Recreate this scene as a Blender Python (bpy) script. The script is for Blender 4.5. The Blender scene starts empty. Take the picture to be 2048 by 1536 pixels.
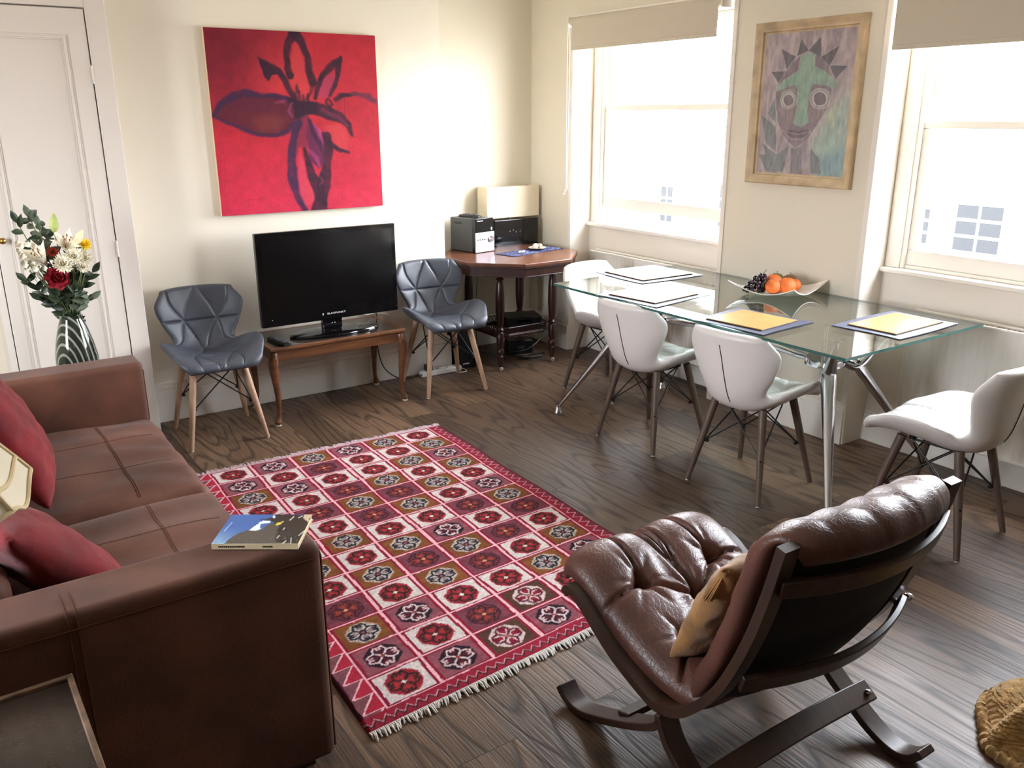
import bpy, bmesh, math, random
import numpy as np
from mathutils import Vector, Matrix, Euler
C = bpy.context.scene.collection
SC = bpy.context.scene
PI = math.pi
rnd = random.Random(7)

# ------------------------------------------------------------------ camera, world, lights, exposure
def rot_axes(yaw, pitch, roll):
    f = Vector((math.cos(pitch)*math.sin(yaw), math.cos(pitch)*math.cos(yaw), math.sin(pitch)))
    r0 = Vector((math.cos(yaw), -math.sin(yaw), 0)); u0 = r0.cross(f)
    return math.cos(roll)*r0 + math.sin(roll)*u0, -math.sin(roll)*r0 + math.cos(roll)*u0, f
_r, _u, _f = rot_axes(0.60002, -0.305506, -0.00344)
cd = bpy.data.cameras.new('camera'); cam = bpy.data.objects.new('camera', cd); C.objects.link(cam)
cd.sensor_fit = 'HORIZONTAL'; cd.sensor_width = 36.0; cd.lens = 1713.9/2048*36.0
cd.clip_start = 0.05; cd.clip_end = 200
M = Matrix.Identity(4)
for i in range(3):
    M[i][0] = _r[i]; M[i][1] = _u[i]; M[i][2] = -_f[i]
M[0][3], M[1][3], M[2][3] = 0, 0, 1.65
cam.matrix_world = M
SC.camera = cam

SC.view_settings.view_transform = 'Standard'
SC.view_settings.look = 'None'
SC.view_settings.gamma = 1.0
SC.view_settings.use_curve_mapping = False
SC.view_settings.exposure = 1.85
SC.cycles.max_bounces = 10
SC.cycles.diffuse_bounces = 6
SC.cycles.transparent_max_bounces = 16
SC.cycles.sample_clamp_indirect = 12.0
SC.cycles.caustics_reflective = False
SC.cycles.caustics_refractive = False

w = bpy.data.worlds.new('World'); SC.world = w; w.use_nodes = True
nt = w.node_tree
bg = nt.nodes['Background']
# bright hazy overcast sky, slightly dimmer towards the street below
tcn = nt.nodes.new('ShaderNodeTexCoord'); sep = nt.nodes.new('ShaderNodeSeparateXYZ')
rampn = nt.nodes.new('ShaderNodeValToRGB'); mr = nt.nodes.new('ShaderNodeMapRange')
nt.links.new(tcn.outputs['Generated'], sep.inputs[0]); nt.links.new(sep.outputs['Z'], mr.inputs[0])
mr.inputs[1].default_value = -1; mr.inputs[2].default_value = 1
nt.links.new(mr.outputs[0], rampn.inputs[0]); nt.links.new(rampn.outputs[0], bg.inputs[0])
el = rampn.color_ramp.elements
el[0].position = 0.0; el[0].color = (0.30, 0.29, 0.28, 1)
el[1].position = 1.0; el[1].color = (0.86, 0.94, 1.06, 1)
e = el.new(0.47); e.color = (0.42, 0.41, 0.40, 1)
e = el.new(0.53); e.color = (0.95, 0.98, 1.05, 1)
bg.inputs[1].default_value = 13.0

def portal(y0, y1, z0, z1, x=4.06, d=-1):
    l = bpy.data.lights.new('window_portal', 'AREA'); l.shape = 'RECTANGLE'
    l.size = abs(y1-y0); l.size_y = z1-z0; l.cycles.is_portal = True
    o = bpy.data.objects.new('window_portal', l); C.objects.link(o)
    o.location = (x, (y0+y1)/2, (z0+z1)/2)
    o.rotation_euler = Vector((d, 0, 0)).to_track_quat('-Z', 'Y').to_euler()
WIN = [(3.40, 4.775, 0.09), (1.085, 2.47, 0.0)]   # y0, y1, how far the lower sash is raised
for a, b, _o in WIN: portal(a+.02, b-.02, 0.92, 2.24)
portal(2.24, 3.10, .90, 2.24, -1.62, 1)  # sky light through the added, unseen opening in the left wall

# ------------------------------------------------------------------ helpers
def lin(c):
    c = np.asarray(c, float)/255.0
    return np.where(c <= 0.04045, c/12.92, ((c+0.055)/1.055)**2.4)
def L4(c): return tuple(float(v) for v in lin(c)) + (1.0,)

def mat(name, col, rough=0.5, metal=0.0, noise=0.0, nscale=8.0, bump=0.0, bscale=60.0, spec=0.5, coat=0.0, col2=None, sheen=0.0, stretch=None, detail=4.0):
    m = bpy.data.materials.new(name); m.use_nodes = True
    n = m.node_tree; b = n.nodes['Principled BSDF']
    b.inputs['Base Color'].default_value = L4(col)
    b.inputs['Roughness'].default_value = rough; b.inputs['Metallic'].default_value = metal
    b.inputs['Specular IOR Level'].default_value = spec; b.inputs['Coat Weight'].default_value = coat
    b.inputs['Sheen Weight'].default_value = sheen
    tc = n.nodes.new('ShaderNodeTexCoord'); src = tc.outputs['Object']
    if stretch:
        mp = n.nodes.new('ShaderNodeMapping'); mp.inputs['Scale'].default_value = stretch
        n.links.new(src, mp.inputs[0]); src = mp.outputs[0]
    if noise > 0 or col2 is not None:
        t = n.nodes.new('ShaderNodeTexNoise'); t.inputs['Scale'].default_value = nscale; t.inputs['Detail'].default_value = detail
        n.links.new(src, t.inputs['Vector'])
        r = n.nodes.new('ShaderNodeValToRGB'); r.color_ramp.elements[0].position = 0.3; r.color_ramp.elements[1].position = 0.7
        c2 = col2 if col2 is not None else [max(0, v*(1-noise)) for v in col]
        r.color_ramp.elements[0].color = L4(c2); r.color_ramp.elements[1].color = L4(col)
        n.links.new(t.outputs['Fac'], r.inputs[0]); n.links.new(r.outputs[0], b.inputs['Base Color'])
    if bump > 0:
        t2 = n.nodes.new('ShaderNodeTexNoise'); t2.inputs['Scale'].default_value = bscale; t2.inputs['Detail'].default_value = 3
        n.links.new(src, t2.inputs['Vector'])
        bp = n.nodes.new('ShaderNodeBump'); bp.inputs['Strength'].default_value = bump; bp.inputs['Distance'].default_value = 0.01
        n.links.new(t2.outputs['Fac'], bp.inputs['Height']); n.links.new(bp.outputs[0], b.inputs['Normal'])
    return m

def tag(o, label, cat, group=None, kind=None):
    o['label'] = label
    if cat: o['category'] = cat
    if group: o['group'] = group
    if kind: o['kind'] = kind
    return o
def thing(name, label, cat, loc=(0, 0, 0), rz=0.0, group=None):
    o = bpy.data.objects.new(name, None); C.objects.link(o)
    o.empty_display_size = .05
    o.location = loc; o.rotation_euler = (0, 0, rz)
    return tag(o, label, cat, group)

class B:
    """collects shapes into one mesh"""
    def __init__(s): s.v = []; s.f = []; s.mi = []
    def add(s, v, f, mi=0):
        k = len(s.v); s.v += [tuple(p) for p in v]; s.f += [tuple(i+k for i in q) for q in f]; s.mi += [mi]*len(f); return s
    def box(s, c, d, R=None, mi=0):
        h = [x/2 for x in d]; vs = []
        for z in (-1, 1):
            for y in (-1, 1):
                for x in (-1, 1):
                    p = Vector((x*h[0], y*h[1], z*h[2]))
                    if R is not None: p = R @ p
                    vs.append(p+Vector(c))
        return s.add(vs, [(0, 2, 3, 1), (4, 5, 7, 6), (0, 1, 5, 4), (2, 6, 7, 3), (0, 4, 6, 2), (1, 3, 7, 5)], mi)
    def span(s, x0, x1, y0, y1, z0, z1, mi=0):
        return s.box(((x0+x1)/2, (y0+y1)/2, (z0+z1)/2), (abs(x1-x0), abs(y1-y0), abs(z1-z0)), mi=mi)
    def tube(s, pts, r, n=12, cap=True, mi=0, sq=None):
        pts = [Vector(p) for p in pts]; N = len(pts)
        if not hasattr(r, '__len__'): r = [r]*N
        T = [(pts[min(i+1, N-1)]-pts[max(i-1, 0)]).normalized() for i in range(N)]
        a = Vector((0, 0, 1)) if abs(T[0].z) < .9 else Vector((1, 0, 0))
        u = T[0].cross(a).normalized(); vs = []; fs = []
        for i in range(N):
            u = (u - T[i]*u.dot(T[i])).normalized(); w_ = T[i].cross(u)
            for k in range(n):
                an = 2*PI*k/n; ru, rw = r[i], r[i]*(sq or 1)
                vs.append(pts[i]+u*(math.cos(an)*ru)+w_*(math.sin(an)*rw))
        for i in range(N-1):
            for k in range(n):
                q = (k+1) % n
                fs.append((i*n+k, i*n+q, (i+1)*n+q, (i+1)*n+k))
        if cap:
            fs.append(tuple(range(n-1, -1, -1))); fs.append(tuple((N-1)*n+k for k in range(n)))
        return s.add(vs, fs, mi)
    def cyl(s, p0, p1, r0, r1=None, n=20, mi=0): return s.tube([p0, p1], [r0, r0 if r1 is None else r1], n, mi=mi)
    def lathe(s, prof, c=(0, 0, 0), n=28, mi=0, sx=1, sy=1):
        vs = []; fs = []; m = len(prof)
        for (r, z) in prof:
            for k in range(n):
                an = 2*PI*k/n; vs.append((c[0]+r*math.cos(an)*sx, c[1]+r*math.sin(an)*sy, c[2]+z))
        for i in range(m-1):
            for k in range(n):
                q = (k+1) % n; fs.append((i*n+k, i*n+q, (i+1)*n+q, (i+1)*n+k))
        fs.append(tuple(range(n-1, -1, -1))); fs.append(tuple((m-1)*n+k for k in range(n)))
        return s.add(vs, fs, mi)
    def ball(s, c, r, n=16, m=10, mi=0, R=None):
        if not hasattr(r, '__len__'): r = (r, r, r)
        vs = []; fs = []
        for i in range(m+1):
            th = PI*i/m
            for k in range(n):
                an = 2*PI*k/n
                p = Vector((math.sin(th)*math.cos(an)*r[0], math.sin(th)*math.sin(an)*r[1], math.cos(th)*r[2]))
                if R is not None: p = R @ p
                vs.append(p+Vector(c))
        for i in range(m):
            for k in range(n):
                q = (k+1) % n; fs.append((i*n+k, (i+1)*n+k, (i+1)*n+q, i*n+q))
        return s.add(vs, fs, mi)
    def sweep(s, pts, wd, th, ref=(1, 0, 0), mi=0):
        """rectangular section; wd along ref, th in the plane of the curve"""
        pts = [Vector(p) for p in pts]; N = len(pts)
        if not hasattr(wd, '__len__'): wd = [wd]*N
        if not hasattr(th, '__len__'): th = [th]*N
        ref = Vector(ref); vs = []; fs = []
        for i in range(N):
            T = (pts[min(i+1, N-1)]-pts[max(i-1, 0)]).normalized()
            u = (ref - T*ref.dot(T)).normalized(); n_ = T.cross(u)
            for a, b in ((-.5, -.5), (.5, -.5), (.5, .5), (-.5, .5)):
                vs.append(pts[i]+u*(a*wd[i])+n_*(b*th[i]))
        for i in range(N-1):
            for k in range(4):
                q = (k+1) % 4; fs.append((i*4+k, i*4+q, (i+1)*4+q, (i+1)*4+k))
        fs.append((3, 2, 1, 0)); fs.append(tuple((N-1)*4+k for k in range(4)))
        return s.add(vs, fs, mi)
    def prism(s, poly, z0, z1, mi=0, mi_side=None):
        n = len(poly); vs = [(x, y, z0) for x, y in poly]+[(x, y, z1) for x, y in poly]
        s.add(vs, [tuple(range(n-1, -1, -1)), tuple(range(n, 2*n))], mi)
        k = len(s.v)-2*n
        for i in range(n):
            j = (i+1) % n; s.f.append((k+i, k+j, k+n+j, k+n+i)); s.mi.append(mi if mi_side is None else mi_side)
        return s
    def grid(s, fn, nu, nv, mi=0, closed_u=False):
        vs = [fn(i/(nu-1) if not closed_u else i/nu, j/(nv-1)) for j in range(nv) for i in range(nu)]
        fs = []
        for j in range(nv-1):
            for i in range(nu if closed_u else nu-1):
                q = (i+1) % nu; fs.append((j*nu+i, j*nu+q, (j+1)*nu+q, (j+1)*nu+i))
        return s.add(vs, fs, mi)
    def build(s, name, m, parent=None, smooth=True, bevel=0.0, sub=0, seg=2, angle=40, weld=False):
        me = bpy.data.meshes.new(name); me.from_pydata(s.v, [], s.f); me.update()
        ms = m if isinstance(m, (list, tuple)) else [m]
        for x in ms: me.materials.append(x)
        if len(ms) > 1: me.polygons.foreach_set('material_index', s.mi)
        bm = bmesh.new(); bm.from_mesh(me)
        if weld: bmesh.ops.remove_doubles(bm, verts=bm.verts, dist=1e-5)
        bmesh.ops.recalc_face_normals(bm, faces=bm.faces)
        bm.to_mesh(me); bm.free()
        o = bpy.data.objects.new(name, me); C.objects.link(o)
        if parent is not None: o.parent = parent
        if smooth:
            me.polygons.foreach_set('use_smooth', [True]*len(me.polygons))
            me.set_sharp_from_angle(angle=math.radians(angle))
        if bevel > 0:
            md = o.modifiers.new('bevel', 'BEVEL'); md.width = bevel; md.segments = seg; md.limit_method = 'ANGLE'; md.angle_limit = math.radians(35)
            md.harden_normals = True
        if sub:
            md = o.modifiers.new('sub', 'SUBSURF'); md.levels = sub; md.render_levels = sub
        return o
def cr(pts, n=8):
    """Catmull-Rom through pts"""
    P = [Vector(p) for p in pts]; out = []
    for i in range(len(P)-1):
        a, b, c, d = P[max(i-1, 0)], P[i], P[i+1], P[min(i+2, len(P)-1)]
        for k in range(n):
            t = k/n
            out.append(.5*((2*b)+(c-a)*t+(2*a-5*b+4*c-d)*t*t+(3*b-a-3*c+d)*t**3))
    out.append(P[-1]); return out
def interp(x, xs, ys): return float(np.interp(x, xs, ys))
def copy_tree(o, parent=None):
    c = o.copy(); C.objects.link(c); c.parent = parent
    for ch in [x for x in bpy.data.objects if x.parent == o]: copy_tree(ch, c)
    return c

def color_grid(name, fn, corner, nu, nv, m, parent=None, double=False):
    """flat coloured sheet: corner(U,V)->xyz arrays, fn(U,V)->srgb 0..255 arrays; colours kept per vertex"""
    U, V = np.meshgrid(np.linspace(0, 1, nu), np.linspace(0, 1, nv))
    P = corner(U, V).reshape(-1, 3); col = np.clip(fn(U, V), 0, 255).reshape(-1, 3)
    i, j = np.meshgrid(np.arange(nu-1), np.arange(nv-1)); k = (j*nu+i).ravel()
    F = np.stack([k, k+1, k+1+nu, k+nu], 1)
    me = bpy.data.meshes.new(name)
    me.vertices.add(len(P)); me.vertices.foreach_set('co', P.ravel().astype(np.float32))
    me.loops.add(F.size); me.loops.foreach_set('vertex_index', F.ravel().astype(np.int32))
    me.polygons.add(len(F)); me.polygons.foreach_set('loop_start', np.arange(0, F.size, 4, dtype=np.int32))
    me.update(calc_edges=True); me.validate()
    ca = me.color_attributes.new('Col', 'FLOAT_COLOR', 'POINT')
    ca.data.foreach_set('color', np.concatenate([lin(col), np.ones((len(col), 1))], 1).ravel().astype(np.float32))
    me.materials.append(m)
    o = bpy.data.objects.new(name, me); C.objects.link(o)
    if parent is not None: o.parent = parent
    return o
def col_mat(name, rough=0.6, bump=0.0, bscale=200, spec=0.3, sheen=0.0):
    m = mat(name, (128, 128, 128), rough, bump=bump, bscale=bscale, spec=spec, sheen=sheen)
    n = m.node_tree; a = n.nodes.new('ShaderNodeVertexColor'); a.layer_name = 'Col'
    n.links.new(a.outputs[0], n.nodes['Principled BSDF'].inputs['Base Color']); return m

# raster tools for the pictures (painted patterns on flat things)
def vnoise(x, y, seed=0):
    r = np.random.RandomState(seed); T = r.rand(64, 64)
    xi = np.floor(x).astype(int); yi = np.floor(y).astype(int); fx = x-xi; fy = y-yi
    fx = fx*fx*(3-2*fx); fy = fy*fy*(3-2*fy)
    g = lambda a, b: T[a % 64, b % 64]
    return (g(xi, yi)*(1-fx)+g(xi+1, yi)*fx)*(1-fy)+(g(xi, yi+1)*(1-fx)+g(xi+1, yi+1)*fx)*fy
def fbm(x, y, seed=0): return sum(vnoise(x*2**k, y*2**k, seed+k)*.5**k for k in range(4))/1.875
def stroke(X, Y, pts, ws, soft=6):
    best = np.full(X.shape, -1e9)
    if not hasattr(ws, '__len__'): ws = [ws]*len(pts)
    for (a, b, wa, wb) in zip(pts[:-1], pts[1:], ws[:-1], ws[1:]):
        dx, dy = b[0]-a[0], b[1]-a[1]; t = np.clip(((X-a[0])*dx+(Y-a[1])*dy)/(dx*dx+dy*dy+1e-9), 0, 1)
        d = np.hypot(X-a[0]-t*dx, Y-a[1]-t*dy); best = np.maximum(best, (wa+(wb-wa)*t)/2-d)
    return np.clip(best/soft+.5, 0, 1)
def poly(X, Y, pts, soft=6):
    ins = np.zeros(X.shape, bool); n = len(pts); d = np.full(X.shape, 1e9)
    for i in range(n):
        (x0, y0), (x1, y1) = pts[i], pts[(i+1) % n]
        cnd = ((y0 > Y) != (y1 > Y)) & (X < (x1-x0)*(Y-y0)/((y1-y0) if y1 != y0 else 1e-9)+x0)
        ins ^= cnd
        dx, dy = x1-x0, y1-y0; t = np.clip(((X-x0)*dx+(Y-y0)*dy)/(dx*dx+dy*dy+1e-9), 0, 1)
        d = np.minimum(d, np.hypot(X-x0-t*dx, Y-y0-t*dy))
    return np.clip(np.where(ins, d, -d)/soft+.5, 0, 1)
def over(img, c, a): return img*(1-a[..., None])+np.asarray(c, float)*a[..., None]
def homog(c):
    """map unit square (u right, v up) to traced corner points TL,TR,BR,BL (y down)"""
    src = [(0, 1), (1, 1), (1, 0), (0, 0)]; A = []; b = []
    for (u, v), (x, y) in zip(src, c):
        A.append([u, v, 1, 0, 0, 0, -u*x, -v*x]); b.append(x); A.append([0, 0, 0, u, v, 1, -u*y, -v*y]); b.append(y)
    h = np.linalg.solve(np.array(A, float), np.array(b, float))
    def f(U, V):
        W_ = h[6]*U+h[7]*V+1; return (h[0]*U+h[1]*V+h[2])/W_, (h[3]*U+h[4]*V+h[5])/W_
    return f

# ------------------------------------------------------------------ materials
M_wall = mat('wall_paint', (216, 209, 192), .75, bump=.03, bscale=30)
M_wall2 = mat('wall_paint_light', (224, 217, 200), .75, bump=.03, bscale=30)
M_ceil = mat('ceiling_paint', (235, 232, 224), .8)
M_gloss = mat('white_gloss_paint', (226, 221, 212), .35, bump=.02, bscale=12)
M_cup = mat('cupboard_paint', (208, 200, 190), .4, bump=.02, bscale=10)
M_chrome = mat('polished_aluminium', (200, 200, 205), .16, 1.0)
M_black = mat('black_plastic', (14, 14, 16), .4)
M_gblack = mat('gloss_black', (8, 8, 10), .08)
M_grey_leather = mat('grey_leatherette', (70, 74, 83), .42, bump=.12, bscale=260, noise=.08)
M_white_leather = mat('white_leatherette', (214, 210, 206), .38, bump=.08, bscale=260)
M_beech = mat('beech_wood', (188, 152, 124), .5, noise=.18, nscale=6, stretch=(8, 8, .8))
M_taupe = mat('grey_brown_wood', (98, 80, 68), .5, noise=.25, nscale=6, stretch=(8, 8, .8))
M_wire = mat('black_wire', (18, 17, 17), .45, .3)
M_walnut = mat('walnut_wood', (118, 74, 44), .35, noise=.35, nscale=5, stretch=(1, 8, 8))
M_mahog = mat('mahogany_wood', (58, 28, 20), .3, noise=.4, nscale=6, stretch=(5, 5, .7))
M_mahog_top = mat('mahogany_top', (108, 66, 46), .25, noise=.25, nscale=5, stretch=(1, 7, 7))
M_dkwood = mat('dark_bentwood', (64, 41, 30), .42, noise=.3, nscale=6, stretch=(9, 1.2, 1.2))
M_brass = mat('brass', (170, 130, 70), .3, 1.0)
M_cream_fab = mat('cream_fabric', (218, 208, 184), .85, bump=.05, bscale=400)
M_white_plastic = mat('white_plastic', (222, 220, 214), .4)
M_red = mat('red_velvet', (120, 18, 24), .85, noise=.25, nscale=9, bump=.2, bscale=40, sheen=.12, spec=.25)
M_mustard = mat('mustard_velvet', (158, 114, 66), .8, noise=.3, nscale=16, bump=.15, bscale=120, sheen=.3, spec=.2)

def floor_mat():
    m = bpy.data.materials.new('oak_planks'); m.use_nodes = True; n = m.node_tree; b = n.nodes['Principled BSDF']
    N = n.nodes.new; K = n.links.new
    tc = N('ShaderNodeTexCoord'); mp = N('ShaderNodeMapping'); mp.inputs['Rotation'].default_value = (0, 0, PI/2); mp.inputs['Location'].default_value = (0.37, 0.03, 0)
    K(tc.outputs['Object'], mp.inputs[0])
    br = N('ShaderNodeTexBrick'); br.offset = 0.37; br.offset_frequency = 2
    br.inputs['Scale'].default_value = 1; br.inputs['Brick Width'].default_value = 1.25; br.inputs['Row Height'].default_value = 0.192
    br.inputs['Mortar Size'].default_value = 0.0014; br.inputs['Mortar Smooth'].default_value = .3
    br.inputs['Color1'].default_value = (0, 0, 0, 1); br.inputs['Color2'].default_value = (1, 1, 1, 1); br.inputs['Mortar'].default_value = (.5, .5, .5, 1)
    K(mp.outputs[0], br.inputs['Vector'])
    # per plank offset so that the grain differs
    sx = N('ShaderNodeSeparateXYZ'); K(mp.outputs[0], sx.inputs[0])
    pl = N('ShaderNodeMath'); pl.operation = 'MULTIPLY'; pl.inputs[1].default_value = 37.0; K(br.outputs['Color'], pl.inputs[0])
    cmb = N('ShaderNodeCombineXYZ'); K(pl.outputs[0], cmb.inputs[2]); K(pl.outputs[0], cmb.inputs[0])
    ad = N('ShaderNodeVectorMath'); ad.operation = 'ADD'; K(mp.outputs[0], ad.inputs[0]); K(cmb.outputs[0], ad.inputs[1])
    # cathedral grain: distorted rings stretched along the plank
    m2 = N('ShaderNodeMapping'); m2.inputs['Scale'].default_value = (.55, 3.6, 1); K(ad.outputs[0], m2.inputs[0])
    nz = N('ShaderNodeTexNoise'); nz.inputs['Scale'].default_value = 1.35; nz.inputs['Detail'].default_value = 1.6; nz.inputs['Roughness'].default_value = .35; K(m2.outputs[0], nz.inputs['Vector'])
    mm = N('ShaderNodeMath'); mm.operation = 'MULTIPLY'; mm.inputs[1].default_value = 24; K(nz.outputs['Fac'], mm.inputs[0])
    si = N('ShaderNodeMath'); si.operation = 'PINGPONG'; si.inputs[1].default_value = 1.0; K(mm.outputs[0], si.inputs[0])
    gr = N('ShaderNodeValToRGB'); gr.color_ramp.elements[0].position = 0.0; gr.color_ramp.elements[0].color = (.26, .26, .26, 1); gr.color_ramp.elements[1].position = .40; gr.color_ramp.elements[1].color = (1, 1, 1, 1)
    K(si.outputs[0], gr.inputs[0])
    m3 = N('ShaderNodeMapping'); m3.inputs['Scale'].default_value = (5, 150, 1); K(ad.outputs[0], m3.inputs[0])
    fz = N('ShaderNodeTexNoise'); fz.inputs['Scale'].default_value = 1; fz.inputs['Detail'].default_value = 4; K(m3.outputs[0], fz.inputs['Vector'])
    fr = N('ShaderNodeValToRGB'); fr.color_ramp.elements[0].position = .33; fr.color_ramp.elements[0].color = (.55, .55, .55, 1); fr.color_ramp.elements[1].position = .6; fr.color_ramp.elements[1].color = (1, 1, 1, 1); K(fz.outputs['Fac'], fr.inputs[0])
    bz = N('ShaderNodeTexNoise'); bz.inputs['Scale'].default_value = 2.2; bz.inputs['Detail'].default_value = 3; K(ad.outputs[0], bz.inputs['Vector'])
    base = N('ShaderNodeValToRGB'); cr_ = base.color_ramp
    cr_.elements[0].position = 0; cr_.elements[0].color = L4((66, 50, 40)); cr_.elements[1].position = 1; cr_.elements[1].color = L4((124, 98, 76))
    e_ = cr_.elements.new(.5); e_.color = L4((94, 73, 57))
    av = N('ShaderNodeMath'); av.operation = 'MULTIPLY_ADD'; av.inputs[1].default_value = .8; K(br.outputs['Color'], av.inputs[0])
    hv = N('ShaderNodeMath'); hv.operation = 'MULTIPLY'; hv.inputs[1].default_value = .35; K(bz.outputs['Fac'], hv.inputs[0]); K(hv.outputs[0], av.inputs[2])
    K(av.outputs[0], base.inputs[0])
    def mul(a, b_, f=1.0):
        x = N('ShaderNodeMix'); x.data_type = 'RGBA'; x.blend_type = 'MULTIPLY'; x.inputs[0].default_value = f
        K(a, x.inputs[6]); K(b_, x.inputs[7]); return x.outputs[2]
    c = mul(base.outputs[0], gr.outputs[0], .85); c = mul(c, fr.outputs[0], .8)
    mo = N('ShaderNodeMix'); mo.data_type = 'RGBA'; K(br.outputs['Fac'], mo.inputs[0]); K(c, mo.inputs[6]); mo.inputs[7].default_value = L4((22, 17, 14))
    K(mo.outputs[2], b.inputs['Base Color'])
    hm = N('ShaderNodeMath'); hm.operation = 'MULTIPLY'; K(gr.outputs[0], hm.inputs[0]); K(fr.outputs[0], hm.inputs[1])
    hs = N('ShaderNodeMath'); hs.operation = 'SUBTRACT'; K(hm.outputs[0], hs.inputs[0]); K(br.outputs['Fac'], hs.inputs[1])
    bp = N('ShaderNodeBump'); bp.inputs['Strength'].default_value = .32; bp.inputs['Distance'].default_value = .003; K(hs.outputs[0], bp.inputs['Height']); K(bp.outputs[0], b.inputs['Normal'])
    rr = N('ShaderNodeMapRange'); rr.inputs[3].default_value = .52; rr.inputs[4].default_value = .38; K(hm.outputs[0], rr.inputs[0]); K(rr.outputs[0], b.inputs['Roughness'])
    b.inputs['Specular IOR Level'].default_value = .33
    return m
M_floor = floor_mat()

def glass_mat(name, tint=(1, 1, 1), rough=0.0, base=.04, power=5):
    m = bpy.data.materials.new(name); m.use_nodes = True; n = m.node_tree; n.nodes.remove(n.nodes['Principled BSDF'])
    t = n.nodes.new('ShaderNodeBsdfTransparent'); t.inputs[0].default_value = (*tint, 1)
    g = n.nodes.new('ShaderNodeBsdfGlossy'); g.inputs['Roughness'].default_value = rough
    lw = n.nodes.new('ShaderNodeLayerWeight'); lw.inputs[0].default_value = .5
    pw = n.nodes.new('ShaderNodeMath'); pw.operation = 'POWER'; pw.inputs[1].default_value = power; n.links.new(lw.outputs['Facing'], pw.inputs[0])
    fr = n.nodes.new('ShaderNodeMath'); fr.operation = 'MULTIPLY_ADD'; fr.inputs[1].default_value = 1-base; fr.inputs[2].default_value = base; n.links.new(pw.outputs[0], fr.inputs[0])
    mx = n.nodes.new('ShaderNodeMixShader')
    n.links.new(fr.outputs[0], mx.inputs[0]); n.links.new(t.outputs[0], mx.inputs[1]); n.links.new(g.outputs[0], mx.inputs[2])
    n.links.new(mx.outputs[0], n.nodes['Material Output'].inputs[0]); return m
M_glass = glass_mat('window_glass')
M_tglass = glass_mat('table_glass', (.90, .965, .94), base=.09, power=3.8)
M_gedge = mat('glass_edge', (60, 98, 92), .12)

# ------------------------------------------------------------------ the room
XW, XA, XG = 3.772, 3.94, 3.985
YB, YR, ZC = 4.87, 5.255, 2.52
X0, Y0 = -1.6, -3.2
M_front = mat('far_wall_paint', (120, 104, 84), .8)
def struct(b, name, m, smooth=False, bevel=0, **k):
    o = b.build(name, m, smooth=smooth, bevel=bevel, **k); o['kind'] = 'structure'; return o
struct(B().span(X0-.1, 4.3, Y0-.1, YR+.1, -.1, 0), 'floor', M_floor)
struct(B().span(X0-.1, 4.3, Y0-.1, YR+.1, ZC, ZC+.1), 'ceiling', M_ceil)
struct(B().span(X0-.1, 4.3, YR, YR+.1, 0, ZC), 'wall_back', M_wall)
struct(B().span(X0, 2.805, YB, YR, 0, ZC), 'wall_chimney', M_wall2)
b = B(); b.span(X0-.1, X0, Y0, 2.22, 0, ZC); b.span(X0-.1, X0, 3.12, YR, 0, ZC); b.span(X0-.1, X0, 2.22, 3.12, 0, .88); b.span(X0-.1, X0, 2.22, 3.12, 2.26, ZC)  # left wall, with a gap cut for the added light opening
struct(b, 'wall_left', M_wall)
b = B(); b.span(X0-.08, X0-.04, 2.22, 2.28, .88, 2.26); b.span(X0-.08, X0-.04, 3.06, 3.12, .88, 2.26); b.span(X0-.08, X0-.04, 2.28, 3.06, .88, .95); b.span(X0-.08, X0-.04, 2.28, 3.06, 2.20, 2.26); b.span(X0-.08, X0-.04, 2.28, 3.06, 1.55, 1.59)
o = struct(b, 'window_3', M_gloss, bevel=.004)  # unseen window added to brighten the window wall and chair backs
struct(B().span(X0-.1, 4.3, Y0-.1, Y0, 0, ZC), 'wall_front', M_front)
# window wall: piers, panels below the sills, lintels
b = B(); ys = [Y0]
for a, c_, _o in sorted(WIN): ys += [a, c_]
ys.append(YR)
for i in range(0, len(ys), 2): b.span(XW, 4.25, ys[i], ys[i+1], 0, ZC)
for a, c_, _o in WIN:
    b.span(XA, 4.25, a, c_, 0, .895); b.span(XW, 4.25, a, c_, 2.24, ZC)
struct(b, 'wall_right', M_wall)
# slim edge beads around the window openings, cornice, baseboards
b = B()
for a, c_, _o in WIN:
    for y in (a, c_):
        s_ = 1 if y == c_ else -1
        b.span(XW-.008, XW+.01, y-.003*s_, y+.028*s_, 0, 2.24)
    b.span(XW-.008, XW+.01, a, c_, 2.24, 2.262)
struct(b, 'trim_1', M_gloss, bevel=.003)
b = B()
for a, c_, _o in WIN:
    b.span(XW-.004, XA, c_-.004, c_, 0, 2.24); b.span(XW-.004, XA, a, a+.004, 0, 2.24); b.span(XA-.004, XA, a+.004, c_-.004, 0, .895); b.span(XW-.004, XA+.1, a+.004, c_-.004, 2.236, 2.24)
struct(b, 'trim_3', mat('reveal_paint', (222, 214, 202), .5))
b = B()
prof = [(0, 0), (.0, -.085), (.012, -.085), (.02, -.06), (.05, -.025), (.085, -.012), (.085, 0)]
def cornice(p0, p1, nrm):
    vs = []; n = len(prof)
    for p in (p0, p1):
        for d, z in prof: vs.append((p[0]+nrm[0]*d, p[1]+nrm[1]*d, ZC+z))
    b.add(vs, [(i, (i+1) % n, n+(i+1) % n, n+i) for i in range(n)]+[tuple(range(n)), tuple(range(2*n-1, n-1, -1))])
cornice((2.80, YR), (XW, YR), (0, -1)); cornice((XW, YR), (XW, Y0), (-1, 0)); cornice((X0, YB), (2.89, YB), (0, -1)); cornice((2.805, YB-.08), (2.805, YR), (1, 0))
struct(b, 'trim_2', M_ceil)
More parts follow.
